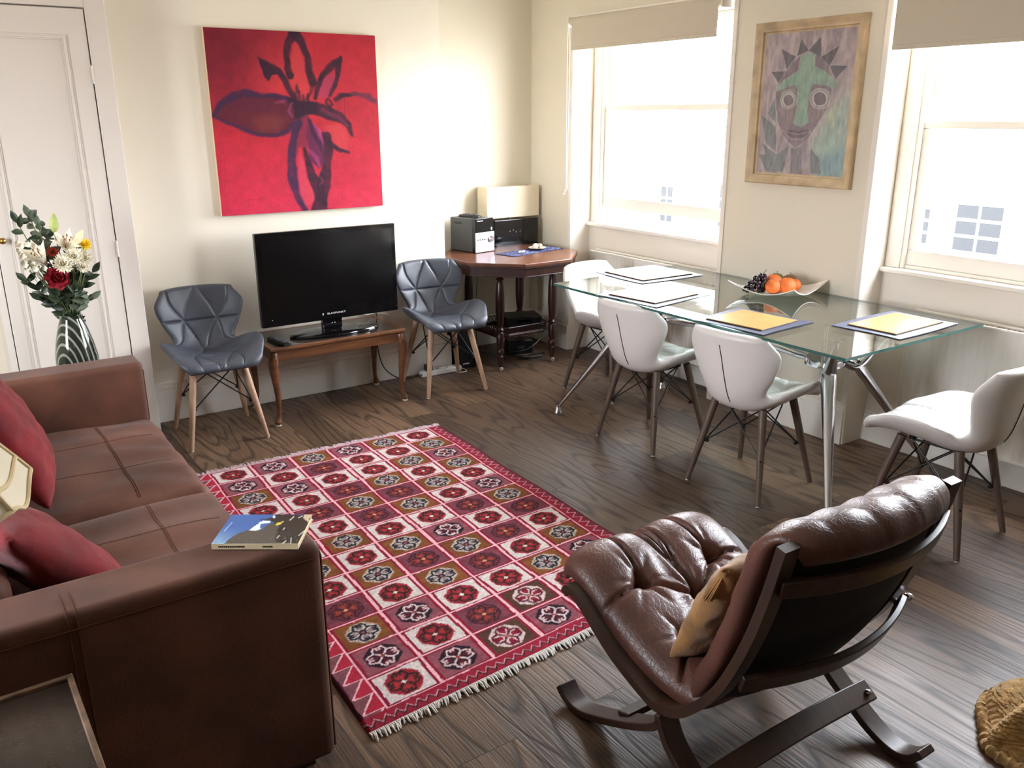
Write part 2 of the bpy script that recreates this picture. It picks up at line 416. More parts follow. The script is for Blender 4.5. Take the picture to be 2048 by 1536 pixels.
def skirt(b, x0, x1, y0, y1, h=.225):
    """p0->p1 along x or y; thickness grows inward in two steps"""
    b.span(x0, x1, y0, y1, 0, h-.045)
    cx, cy = (x0+x1)/2, (y0+y1)/2
    if abs(x1-x0) > abs(y1-y0): b.span(x0, x1, y1-(y1-y0)*.6, y1, h-.045, h-.018); b.span(x0, x1, y1-(y1-y0)*.35, y1, h-.018, h)
    else: b.span(x1-(x1-x0)*.6, x1, y0, y1, h-.045, h-.018); b.span(x1-(x1-x0)*.35, x1, y0, y1, h-.018, h)
b = B(); skirt(b, .86, 2.825, YB-.022, YB); skirt(b, 2.825, XW, YR-.022, YR); b.span(2.805, 2.827, YB, YR, 0, .225)
struct(b, 'baseboard_back', M_gloss, bevel=.004)
b = B()
for i in range(0, len(ys), 2): skirt(b, XW-.022, XW, ys[i]-(.0 if i == 0 else .0), ys[i+1])
for a, c_, _o in WIN: skirt(b, XA-.018, XA, a, c_, .16)
struct(b, 'baseboard_right', M_gloss, bevel=.004)
# sash windows
for k, (a, c_, up) in enumerate(WIN):
    t = bpy.data.objects.new('window_%d' % (k+1), None); C.objects.link(t); t['kind'] = 'structure'
    t['label'] = ['white sash window left of the framed face picture, lower sash slightly raised', 'white sash window right of the framed face picture, lower sash shut', 'white sash window nearest the camera side'][k]
    b = B().span(XA-.035, 4.12, a+.001, c_-.001, .895, .918)
    b.build('window_sill', M_gloss, t, bevel=.006)
    b = B()
    ins = .10
    b.span(XA+.005, 4.10, a+.001, a+ins-.02, .918, 2.24); b.span(XA+.005, 4.10, c_-ins+.02, c_-.001, .918, 2.24)
    b.span(XG-.03, XG-.012, a+ins-.03, a+ins+.0, .918, 2.24); b.span(XG-.03, XG-.012, c_-ins, c_-ins+.03, .918, 2.24)
    b.span(XA+.005, 4.10, a+.001, c_-.001, 2.21, 2.24); b.span(XG-.02, 4.12, a+.02, c_-.02, .918, .935)
    b.build('window_frame', M_gloss, t, bevel=.004)
    y0, y1 = a+ins-.015, c_-ins+.015
    zb = .935+up; zm = 1.60+up
    b = B(); g = .042   # lower sash
    b.span(XG-.012, XG+.022, y0, y1, zb, zb+.075); b.span(XG-.012, XG+.022, y0, y1, zm-.022, zm+.012)
    b.span(XG-.012, XG+.022, y0, y0+g, zb+.075, zm-.022); b.span(XG-.012, XG+.022, y1-g, y1, zb+.075, zm-.022)
    b.build('lower_sash', M_gloss, t, bevel=.004)
    b = B()   # upper sash
    b.span(XG+.03, XG+.062, y0, y1, zm-.02-up*0, zm+.014); b.span(XG+.03, XG+.062, y0, y1, 2.16, 2.21)
    b.span(XG+.03, XG+.062, y0, y0+g, zm+.014, 2.16); b.span(XG+.03, XG+.062, y1-g, y1, zm+.014, 2.16)
    b.build('upper_sash', M_gloss, t, bevel=.004)
    B().span(XG+.003, XG+.007, y0+g-.005, y1-g+.005, zb+.07, zm-.015).build('window_pane', M_glass, t, smooth=False)
    B().span(XG+.044, XG+.048, y0+g-.005, y1-g+.005, zm+.01, 2.165).build('window_pane', M_glass, t, smooth=False)
    b = B()
    for yy in (y0+.012, y1-.012): b.tube([(XG+.026, yy, zm), (XG+.026, yy, 2.19)], .003, 6)
    b.build('sash_cord', M_white_plastic, t)
# ------------------------------------------------------------------ cupboard on the left
t = thing('built_in_cupboard', 'tall white built-in cupboard with a panelled door left of the red painting', 'cupboard', (0, 0, 0))
YC = 4.60
b = B(); b.span(.79, .878, YC, YB, 0, ZC); b.span(.245, .275, YC, YB, 0, ZC); b.span(.275, .79, YC, YB, 2.118, ZC)
b.span(.275, .79, YC+.03, YB, 0, 2.118); b.span(.275, .79, YC, YB, 0, .03)
b.build('casing', M_cup, t, smooth=False, bevel=.003)
b = B(); b.span(.279, .785, YC+.004, YC+.026, .036, 2.112)
dr = b.build('door', M_cup, t, smooth=False, bevel=.002)
b = B()
def frame(b, x0, x1, z0, z1, w_, y, d):
    b.span(x0, x0+w_, y-d, y, z0, z1); b.span(x1-w_, x1, y-d, y, z0, z1); b.span(x0+w_, x1-w_, y-d, y, z0, z0+w_); b.span(x0+w_, x1-w_, y-d, y, z1-w_, z1)
frame(b, .34, .70, .12, 2.0, .024, YC+.004, .006); frame(b, .347, .693, .127, 1.993, .010, YC-.002, .006)
b.build('door_moulding', M_cup, dr, smooth=False, bevel=.002)
b = B().lathe([(.004, 0), (.005, .012), (.013, .018), (.015, .026), (.010, .034), (0.001, .037)], n=16)
kb = b.build('knob', M_brass, dr); kb.rotation_euler = (PI/2, 0, 0); kb.location = (.303, YC+.004, 1.10)
for z in (.35, 1.02, 1.83):
    b = B(); b.cyl((.788, YC-.001, z-.04), (.788, YC-.001, z+.04), .005, n=10)
    b.build('hinge', M_cup, dr)

# ------------------------------------------------------------------ padded shell chairs
def shell_mat_groove(): pass
def chair_shell(kind):
    """returns (seat, backrest) builders: padded, quilted shells"""
    def dist_lines(u, v, lines, du, dv):
        d = 9
        for (a, b_) in lines:
            ax, ay, bx, by = a[0]*du, a[1]*dv, b_[0]*du, b_[1]*dv; px, py = u*du, v*dv
            t_ = max(0, min(1, ((px-ax)*(bx-ax)+(py-ay)*(by-ay))/((bx-ax)**2+(by-ay)**2+1e-9)))
            d = min(d, math.hypot(px-ax-t_*(bx-ax), py-ay-t_*(by-ay)))
        return d
    A, Bq = (-.43, .5), (.43, .5)
    bl = [((-1.2, .5), (1.2, .5)), ((-.95, 1.05), A), (A, (0, 1.05)), ((0, 1.05), Bq), (Bq, (.95, 1.05)), ((-.95, -.05), A), (A, (0, -.05)), ((0, -.05), Bq), (Bq, (.95, -.05))]
    A2, B2 = (-.40, .52), (.40, .52)
    sl = [(A2, B2), ((0, -.02), A2), ((0, -.02), B2), (A2, (-1.1, .25)), (B2, (1.1, .25)), (A2, (-.62, 1.1)), (A2, (0, 1.1)), (B2, (0, 1.1)), (B2, (.62, 1.1)), ((0, -.02), (0, 0))]
    nu, nv = 87, 73
    PP = cr([(0, .238, .408), (0, .218, .430), (0, .12, .430), (0, .01, .421), (0, -.09, .411), (0, -.160, .426), (0, -.203, .478), (0, -.230, .57), (0, -.250, .67), (0, -.274, .768)], 6)
    cum = [0]
    for a_, b_ in zip(PP[:-1], PP[1:]): cum.append(cum[-1]+(b_-a_).length)
    cum = [c/cum[-1] for c in cum]; key = [cum[k*6] for k in range(10)]
    HW = [.165, .205, .246, .252, .226, .188, .160, .196, .227, .186]; HW2 = [.165, .205, .246, .252, .226, .188, .160, .200, .229, .186]
    RS = [.012, .035, .090, .110, .098, .070, .052, .062, .070, .048]
    SPL = key[5]
    def sm(s_, arr):
        k = 0
        while k < 8 and s_ > key[k+1]: k += 1
        t_ = (s_-key[k])/(key[k+1]-key[k]+1e-9); p0, p1, p2, p3 = arr[max(k-1, 0)], arr[k], arr[k+1], arr[min(k+2, 9)]
        return .5*(2*p1+(p2-p0)*t_+(2*p0-5*p1+4*p2-p3)*t_*t_+(3*p1-p0-3*p2+p3)*t_**3)
    def frame_at(s_):
        y = interp(s_, cum, [p.y for p in PP]); z = interp(s_, cum, [p.z for p in PP]); e_ = .012
        T_ = Vector((0, interp(min(1, s_+e_), cum, [p.y for p in PP])-interp(max(0, s_-e_), cum, [p.y for p in PP]), interp(min(1, s_+e_), cum, [p.z for p in PP])-interp(max(0, s_-e_), cum, [p.z for p in PP]))).normalized()
        return Vector((0, y, z)), Vector((0, T_.z, -T_.y))
    def make(s0, s1, end0, end1, lines, dv, qf, flip):
        b = B(); th = .050
        rows = [frame_at(s0+(s1-s0)*j/(nv-1)) for j in range(nv)]
        def pt(u, v, side):
            s_ = s0+(s1-s0)*v; c_, n_ = rows[int(round(v*(nv-1)))]; uu = u*2-1
            hw = sm(s_, HW2); uu2 = math.copysign(1-(1-abs(uu))**1.5, uu)
            x = uu2*hw; r_ = sm(s_, RS)*abs(uu2)**2.3
            ee = 1.0
            if end0: ee *= max(0, 1-(1-min(1, v/.07))**2)**.5
            if end1: ee *= max(0, 1-(1-min(1, (1-v)/.07))**2)**.5
            e_ = (max(0, 1-abs(uu2)**5.5)**.5)*ee
            tilt = Vector((-.45*uu2*abs(uu2), 0, 0)); nn = (n_+tilt).normalized()
            d = 0
            if side > 0 and qf:
                vv = 1-v if flip else v
                q = dist_lines(uu2, vv, lines, .21, dv); d = .0085*math.exp(-(q/.0045)**2)-.0028*(1-math.exp(-(q/.025)**2))
            z_cut = Vector((0, 0, -.020*abs(uu2)**3*max(0, s_-.85)/.15))
            base = c_+Vector((x, 0, 0))+n_*r_+z_cut
            return base+nn*(th*.5*e_-d*min(1, e_*1.2)) if side > 0 else base-nn*(th*.5*e_)
        b.grid(lambda u, v: pt(u, v, 1), nu, nv); b.grid(lambda u, v: pt(u, v, -1), nu, nv)
        if not end0 or not end1:
            v = 1 if not end1 else 0; n_ = nu; vs = [pt(i/(nu-1), v, 1) for i in range(nu)]+[pt(i/(nu-1), v, -1) for i in range(nu)]
            b.add(vs, [(i, i+1, nu+i+1, nu+i) for i in range(nu-1)])
        return b
    def seam_pts():
        L_ = []
        for s_ in np.linspace(SPL+.06, .93, 14):
            c_, n_ = frame_at(s_); f_ = (s_-SPL)/(1-SPL); L_.append(c_+Vector((.022-.035*f_, 0, 0))-n_*.0262)
        return L_
    return make(0, SPL+.004, True, False, sl, .41, True, True), make(SPL-.004, 1, False, True, bl, .35, kind == 'grey', False), seam_pts()
def make_chair(kind, name, label, loc, rz, group):
    t = thing(name, label, 'chair', loc, rz, group)
    lm, wm = (M_grey_leather, M_beech) if kind == 'grey' else (M_white_leather, M_taupe)
    se, ba, sp = chair_shell(kind)
    se.build('seat', lm, t, weld=True, angle=80); ba.build('backrest', lm, t, weld=True, angle=80)
    for sx in (-1, 1):
        for sy in (-1, 1):
            top = Vector((sx*.125, sy*.115-.005, .412)); bot = Vector((sx*.196, sy*.204, 0.004))
            b = B(); b.tube([bot, bot.lerp(top, .5), top], [.0115, .0165, .0185], 16)
            lg = b.build('leg', wm, t)
            b = B(); b.cyl(bot-Vector((0, 0, .004)), bot+(top-bot).normalized()*.004, .0095, n=12); b.build('foot_pad', M_white_plastic, lg)
    b = B(); z1 = .20; f = 1-z1/.408
    P = {(sx, sy): Vector((sx*(.125+.071*f), sy*(.115+.089*f)-.005, z1)) for sx in (-1, 1) for sy in (-1, 1)}
    Q = {(sx, sy): Vector((sx*.095, sy*.085-.005, .398)) for sx in (-1, 1) for sy in (-1, 1)}
    for (sx, sy), p in P.items():
        inn = Vector((p.x*.93, p.y*.93, p.z))
        for q in (Q[(-sx, sy)], Q[(sx, -sy)]): b.tube([inn, q], .0036, 6)
        d = Vector((sx, sy, 0)).normalized(); b.cyl(p-d*.028, p+d*.0185, .0045, n=8); b.ball(p-d*.028, .009, 8, 6); 
    for a_, c_ in (((-1, -1), (1, -1)), ((-1, 1), (1, 1)), ((-1, -1), (-1, 1)), ((1, -1), (1, 1))): b.tube([Q[a_], Q[c_]], .005, 6)
    for q in Q.values(): b.cyl(q, q+Vector((0, 0, .012)), .014, n=10)
    b.build('wire_brace', M_wire, t)
    if kind == 'white':
        b = B(); L_ = sp
        b.tube(L_, .0018, 6); b.build('back_seam', M_wire, t)
    return t
def place_copy(src, label, loc, rz):
    c = copy_tree(src); c.location = loc; c.rotation_euler = (0, 0, rz); c['label'] = label; return c
GG, GW = 'grey quilted dining chairs against the chimney wall', 'white quilted dining chairs around the glass table'
g1 = make_chair('grey', 'dining_chair', 'grey quilted chair with beech legs between the cupboard and the television', (1.16, 4.50, 0), PI-.05, GG)
g2 = place_copy(g1, 'grey quilted chair with beech legs between the television and the octagonal table', (2.585, 4.545, 0), PI-.10)
w2 = make_chair('white', 'dining_chair', 'white quilted chair seen from behind, long side of glass table, farther from the armchair', (3.035, 3.125, 0), -PI/2+.09, GW)
w3 = place_copy(w2, 'white quilted chair seen from behind, long side of glass table, nearer the armchair', (3.005, 2.43, 0), -PI/2+.09)
w1 = place_copy(w2, 'white quilted chair at the far end of the glass table beside the octagonal table', (3.40, 3.885, 0), PI+.12)
w4 = place_copy(w2, 'white quilted chair at the near end of the glass table behind the brown armchair', (3.25, 1.675, 0), .06)

# ------------------------------------------------------------------ glass dining table
t = thing('glass_dining_table', 'rectangular glass dining table on polished aluminium legs beside the windows', 'table', (3.27, 2.79, 0))
o = B().prism([(-.492, -.945), (.49, -.945), (.49, .93), (-.48, .885)], .758, .770, mi=0, mi_side=1).build('glass_top', [M_tglass, M_gedge], t, smooth=False)
hubs = [(-.02, -.53), (-.02, .55)]
HZ = .585
for hx, hy in hubs:
    b = B(); b.lathe([(.0, -.018), (.078, -.018), (.088, -.012), (.088, .012), (.084, .018), (.0, .018)], (hx, hy, HZ), 40); hb = b.build('hub', M_chrome, t)
    b = B()
    for dx in (-.006, .012): b.cyl((hx-.03+dx, hy-.01, HZ+.018), (hx-.03+dx, hy-.01, .752), .0035, n=8)
    b.cyl((hx-.027, hy-.01, .752), (hx-.027, hy-.01, .757), .012, n=12)
    b.build('support_rod', M_chrome, hb)
    sgn = -1 if hy < 0 else 1
    for sx in (-1, 1):
        foot = Vector((sx*.41, hy+sgn*.37, .0)); 
        dirv = Vector((sx*.8, sgn*.75, 0)).normalized()
        jn = Vector((hx, hy, HZ))+dirv*.088
        hip = jn+dirv*.055+Vector((0, 0, -.012)); pad = Vector((hx, hy, 0))+dirv*.27; pad.z = .752
        b = B()
        path = cr([foot+Vector((0, 0, .035)), foot.lerp(hip, .5)+Vector((0, 0, .01)), hip.lerp(foot, .12), hip+Vector((0, 0, .0))], 6)
        b.tube(path, list(np.interp(np.linspace(0, 1, len(path)), [0, .3, .8, 1], [.012, .021, .037, .034])), 18, sq=.75)
        b.tube(cr([jn-dirv*.004, hip, hip.lerp(pad, .5)+Vector((0, 0, -.012)), pad-Vector((0, 0, .02))], 6), list(np.interp(np.linspace(0, 1, 19), [0, .3, .7, 1], [.024, .034, .020, .011])), 18, sq=.75)
        b.ball(hip, (.034, .034, .03), 16, 10)
        b.lathe([(.010, -.03), (.012, -.012), (.026, -.003), (.028, .003), (0, .004)], tuple(pad), 20)
        b.lathe([(.028, 0), (.028, .006), (.018, .022), (.012, .05)], tuple(foot), 20)
        b.build('leg', M_chrome, t)
b = B(); y0, y1 = hubs[0][1]+.07, hubs[1][1]-.07
path = cr([(-.02, y0, HZ), (-.02, y0+.15, HZ+.012), (-.02, .01, HZ+.03), (-.02, y1-.15, HZ+.012), (-.02, y1, HZ)], 6)
b.tube(path, list(np.interp(np.linspace(0, 1, len(path)), [0, .12, .5, .88, 1], [.022, .042, .03, .042, .022])), 20, sq=.5)
b.build('beam', M_chrome, t)

# placemats: board on cloth
M_tan = mat('tan_cork_board', (196, 148, 84), .24, noise=.1, nscale=14)
M_bluecloth = mat('slate_blue_cloth', (56, 58, 78), .6, bump=.1, bscale=300)
ZT = .7705
mats = [((3.40, 3.58), .40, .36, -.03, 'cream board on its mat nearest the far end chair', 'far'),
        ((3.005, 3.12), .37, .33, .12, 'board', 'left'),
        ((2.965, 2.455), .30, .32, .10, 'x', 'x'), ((3.42, 2.05), .40, .255, .03, 'x', 'x')]
LB = ['rectangular placemat board at the far end of the glass table, before the end chair', 'rectangular placemat board before the farther of the two chairs seen from behind',
      'tan placemat board before the chair seen from behind nearest the armchair', 'tan placemat board at the near end of the glass table, above the right hand chair']
LC = ['cloth under the placemat board at the far end of the glass table', 'cloth under the placemat board before the farther chair seen from behind',
      'slate blue cloth under the tan board before the chair nearest the armchair', 'slate blue cloth under the tan board at the near end of the glass table']
for i, ((cx, cy), sx, sy, rz, _a, _b) in enumerate(mats):
    def cl(u, v, sx=sx, sy=sy, i=i):
        a, c_ = (u-.5)*(sx+.06), (v-.5)*(sy+.06)
        a *= 1+.03*math.sin(5*v+i); c_ *= 1+.03*math.sin(4*u+2*i)
        return (a, c_, 0)
    b = B(); b.grid(lambda u, v: Vector(cl(u, v))+Vector((0, 0, .0035)), 12, 12); b.grid(lambda u, v: Vector(cl(u, v))+Vector((0, 0, .0005)), 12, 12)
    o = b.build('table_cloth_mat', M_bluecloth, None, smooth=False); o.location = (cx, cy, ZT); o.rotation_euler.z = rz
    tag(o, LC[i], 'cloth mat', 'cloths under the placemat boards')
    b = B().box((0, 0, .0045), (sx-.03, sy-.03, .005)); b2 = B()
    tt = thing('placemat', LB[i], 'placemat', (cx, cy, ZT+.0035), rz, 'placemat boards on the glass table')
    B().box((0, 0, .002), (sx-.03, sy-.03, .0036)).build('backing', M_black, tt, smooth=False)
    B().box((0, 0, .0055), (sx-.034, sy-.034, .003)).build('board', M_tan, tt, smooth=False)

# fruit dish
M_porc = mat('white_porcelain', (232, 228, 218), .15, coat=.3)
BX, BY = 3.545, 2.785
t = thing('fruit_dish', 'square white dish with upturned corners holding oranges and grapes', 'dish', (BX, BY, ZT), .19)
def dish(u, v, off):
    a, c_ = (u*2-1), (v*2-1); s_ = .18
    x, y = a*s_*(1-.10*(1-abs(c_)**2)*abs(a)), c_*s_*(1-.10*(1-abs(a)**2)*abs(c_))
    z = .004+.006*((a*a+c_*c_)/2)+.046*(abs(a*c_))**1.8+.012*max(abs(a), abs(c_))**3
    return Vector((x, y, z+off))
b = B(); b.grid(lambda u, v: dish(u, v, .005), 25, 25); b.grid(lambda u, v: dish(u, v, 0), 25, 25)
E_ = [(i/24, 0) for i in range(25)]+[(1, i/24) for i in range(25)]+[(1-i/24, 1) for i in range(25)]+[(0, 1-i/24) for i in range(25)]
vs = [dish(u, v, 0) for u, v in E_]+[dish(u, v, .005) for u, v in E_]; n_ = len(E_)
b.add(vs, [(i, (i+1) % n_, n_+(i+1) % n_, n_+i) for i in range(n_)])
b.build('bowl', M_porc, t, weld=True)
M_orange = mat('orange_peel', (226, 112, 40), .42, noise=.08, nscale=30, bump=.35, bscale=350)
M_stem = mat('green_stem', (84, 92, 52), .6)
M_apple = mat('apple_skin', (140, 78, 62), .35, col2=(120, 104, 60), nscale=14)
M_gapple = mat('green_apple_skin', (122, 122, 62), .35, noise=.15)
M_grape = mat('black_grape', (44, 26, 34), .3, noise=.3, nscale=30)
def fruit(name, label, cat, pos, r, m, group=None, sq=.9, rz=0):
    t = thing(name, label, cat, pos, rz, group)
    prof = []
    for i in range(15):
        th = PI*i/14; rr = r*math.sin(th); z = -r*sq*math.cos(th)
        if i > 11: z -= r*.10*((i-11)/3)**2
        prof.append((max(rr, .0005), z))
    B().lathe(prof, n=28).build('peel' if cat == 'orange' else 'skin', m, t)
    b = B()
    if cat == 'orange': b.lathe([(.004, 0), (.0045, .002), (.001, .003)], (0, 0, r*sq-.1*r), 8)
    else: b.tube([(0, 0, r*.7), (.003, 0, r*1.15)], .0015, 6)
    b.build('stem', M_stem, t); return t
gO = 'oranges in the white dish'
cs = [(-.055, -.085, .037, 'orange at the front left of the white dish, beside the grapes'), (.0, -.06, .041, 'largest orange, at the front middle of the white dish'),
      (.05, -.045, .035, 'orange at the front right of the white dish'), (-.03, -.01, .038, 'orange behind the front row, touching the grapes')]
# work along the picture's left-right direction at the dish
rx, ry = Vector((.825, -.565, 0)), Vector((.565, .825, 0))
def dp(a, c_, z): p = rx*a+ry*c_; return (BX+p.x, BY+p.y, ZT+z)
fruit('orange', 'orange at the front left of the dish, beside the grapes', 'orange', dp(-.040, -.050, .048), .040, M_orange, gO)
fruit('orange', 'largest orange, front and middle of the white dish', 'orange', dp(.028, -.052, .053), .045, M_orange, gO)
fruit('orange', 'orange half hidden at the right of the largest orange', 'orange', dp(.076, -.004, .046), .038, M_orange, gO)
fruit('orange', 'orange at the back of the dish between the grapes and the green apple', 'orange', dp(-.020, .024, .062), .041, M_orange, gO)
fruit('apple', 'green apple at the very back of the white dish', 'apple', dp(.016, .088, .056), .040, M_gapple)
fruit('apple', 'dull red apple at the back right of the white dish', 'apple', dp(.080, .072, .052), .040, M_apple)
t = thing('grape_bunch', 'bunch of dark grapes at the left of the white dish', 'grapes', dp(-.110, .0, 0))
gr = B().ball((0, 0, 0), .0125, 12, 8)
g0 = None; k = 0
for layer, (nn, rad, z) in enumerate([(10, .048, .026), (9, .040, .045), (7, .033, .063), (5, .024, .080), (3, .013, .095)]):
    for j in range(nn):
        an = 2*PI*j/nn+layer*.5; p = Vector((0, 0, 0))+rx*(math.cos(an)*rad-.012+layer*.009)+ry*(math.sin(an)*rad*.9); p.z = z+rnd.uniform(-.003, .003)
        if g0 is None: g0 = gr.build('grape', M_grape, t); q = g0
        else: q = g0.copy(); C.objects.link(q)
        q.location = p
b = B().tube(cr([Vector((0, 0, .05)), rx*.012+Vector((0, 0, .085)), rx*.03+Vector((0, 0, .105)), rx*.045+Vector((0, 0, .125))], 5), .0018, 6); b.build('stalk', M_stem, t)

# ------------------------------------------------------------------ TV table, TV, remote
t = thing('coffee_table', 'low walnut table with a glass covered top and cabriole legs under the television', 'table', (1.85, 4.62, 0))
X1, X2, Ya, Yb_, ZZ = -.41, .41, -.215, .215, .445
b = B(); f_ = .03
b.span(X1, X2, Ya, Ya+f_, ZZ-.018, ZZ); b.span(X1, X2, Yb_-f_, Yb_, ZZ-.018, ZZ); b.span(X1, X1+f_, Ya+f_, Yb_-f_, ZZ-.018, ZZ); b.span(X2-f_, X2, Ya+f_, Yb_-f_, ZZ-.018, ZZ); b.span(X1+f_, X2-f_, Ya+f_, Yb_-f_, ZZ-.018, ZZ-.006)
b.build('tabletop', M_walnut, t, smooth=False, bevel=.004)
B().span(X1+f_, X2-f_, Ya+f_, Yb_-f_, ZZ-.0055, ZZ-.001).build('glass_inset', mat('smoked_glass_cover', (60, 52, 46), .07, noise=.2, nscale=4), t, smooth=False)
b = B(); b.span(X1+.03, X2-.03, Ya+.018, Ya+.034, ZZ-.078, ZZ-.018); b.span(X1+.03, X2-.03, Yb_-.034, Yb_-.018, ZZ-.078, ZZ-.018); b.span(X1+.018, X1+.034, Ya+.03, Yb_-.03, ZZ-.078, ZZ-.018); b.span(X2-.034, X2-.018, Ya+.03, Yb_-.03, ZZ-.078, ZZ-.018)
b.build('apron', M_walnut, t, smooth=False, bevel=.002)
for sx in (-1, 1):
    for sy in (-1, 1):
        cx, cy = sx*.382, sy*.187; d = Vector((sx, sy*.6, 0)).normalized()
        pts = [(0, ZZ-.02), (.001, .40), (.012, .365), (.014, .33), (.004, .25), (-.004, .15), (-.003, .07), (.006, .035), (.014, .018), (.014, .006)]
        rr = [.022, .023, .028, .027, .020, .0145, .012, .014, .022, .018]
        b = B(); b.tube([Vector((cx, cy, z))+d*(o_) for o_, z in pts], rr, 16)
        lg = b.build('leg', M_walnut, t, sub=1)
        B().cyl(Vector((cx, cy, 0))+d*.014, Vector((cx, cy, .007))+d*.014, .016, n=16).build('felt_pad', M_white_plastic, lg)
        if sy < 0:
            b = B()
            for q in (-.008, 0, .008): b.tube(cr([Vector((cx+q, cy-.024, .385))+d*.008, Vector((cx+q*.7, cy-.026, .36))+d*.010, Vector((cx+q*.3, cy-.020, .335))+d*.012], 4), .003, 6)
            b.build('knee_carving', M_walnut, lg)
t = thing('television', 'black flat screen television on an oval stand between the grey chairs', 'television', (1.885, 4.60, .445))
b = B(); b.span(-.418, .418, -.018, .018, .075, .595); tvb = b.build('housing', M_gblack, t, bevel=.006)
b = B(); b.span(-.37, .37, .018, .075, .12, .53); b.build('rear_cover', M_black, t, bevel=.02)
M_screen = mat('screen', (5, 5, 6), .16)
B().span(-.392, .392, -.0195, -.0175, .150, .568).build('screen', M_screen, t, smooth=False)
b = B(); b.lathe([(.0, 0), (.27, 0), (.272, .008), (.262, .016), (.15, .022), (0, .024)], (.0, -.03, .001), 56, sx=1, sy=.42); b.build('stand_base', M_gblack, t)
b = B(); b.span(-.06, .06, -.005, .035, .02, .16); b.build('stand_neck', M_gblack, t, bevel=.008)
b = B()
for dx in (-.004, .012): b.ball((dx, -.006, .052), (.003, .002, .003), 8, 6)
b.ball((-.36, -.0195, .115), (.002, .001, .002), 8, 6)
b.build('indicator_dots', M_white_plastic, t)
def text_obj(s, size, m, parent, loc, rot, ext=.0006, name='lettering'):
    cu = bpy.data.curves.new(name, 'FONT'); cu.body = s; cu.size = size; cu.extrude = ext; cu.align_x = 'CENTER'; cu.align_y = 'CENTER'; cu.resolution_u = 3
    tmp = bpy.data.objects.new(name, cu); C.objects.link(tmp)
    dg = bpy.context.evaluated_depsgraph_get(); me = bpy.data.meshes.new_from_object(tmp.evaluated_get(dg))
    bpy.data.objects.remove(tmp)
    o = bpy.data.objects.new(name, me); C.objects.link(o); me.materials.clear(); me.materials.append(m)
    o.parent = parent; o.location = loc; o.rotation_euler = rot; return o
M_silver = mat('silver_print', (215, 215, 220), .4)
text_obj('BLAUPUNKT', .016, M_silver, t, (.02, -.0196, .111), (PI/2, 0, 0)).scale = (1.25, .85, 1)
B().box((-.062, -.0196, .111), (.006, .001, .012)).build('badge', M_silver, t, smooth=False)
def remote(label, loc, rz, L_=.19, grp=None):
    t = thing('remote_control', label, 'remote control', loc, rz, grp)
    b = B(); b.grid(lambda u, v: Vector(((u-.5)*.046*(1-.12*abs(2*v-1)**3), (v-.5)*L_, .020*(1-abs(2*u-1)**4*.35)*(1-.2*abs(2*v-1)**4))), 9, 15)
    b.grid(lambda u, v: Vector(((u-.5)*.046*(1-.12*abs(2*v-1)**3), (v-.5)*L_, .001+.0*u)), 9, 15)
    E = [(i/8, 0) for i in range(9)]+[(1, i/14) for i in range(15)]+[(1-i/8, 1) for i in range(9)]+[(0, 1-i/14) for i in range(15)]
    f = lambda u, v: ((u-.5)*.046*(1-.12*abs(2*v-1)**3), (v-.5)*L_)
    vs = [(*f(u, v), .001) for u, v in E]+[(*f(u, v), .020*(1-abs(2*u-1)**4*.35)*(1-.2*abs(2*v-1)**4)) for u, v in E]
    b.add(vs, [(i, (i+1) % len(E), len(E)+(i+1) % len(E), len(E)+i) for i in range(len(E))])
    b.build('shell', M_black, t, weld=True, angle=50)
    M_btn = bpy.data.materials.get('grey_button') or mat('grey_button', (70, 72, 78), .5)
    for r_ in range(6):
        b = B()
        for c_ in (-.013, 0, .013): b.box((c_, -L_*.38+r_*.0215, .021), (.008, .009, .003))
        b.build('button_row', M_btn, t, smooth=False)
    return t
remote('black remote control lying on the walnut table before the television', (1.53, 4.52, .4455), .12, .21)

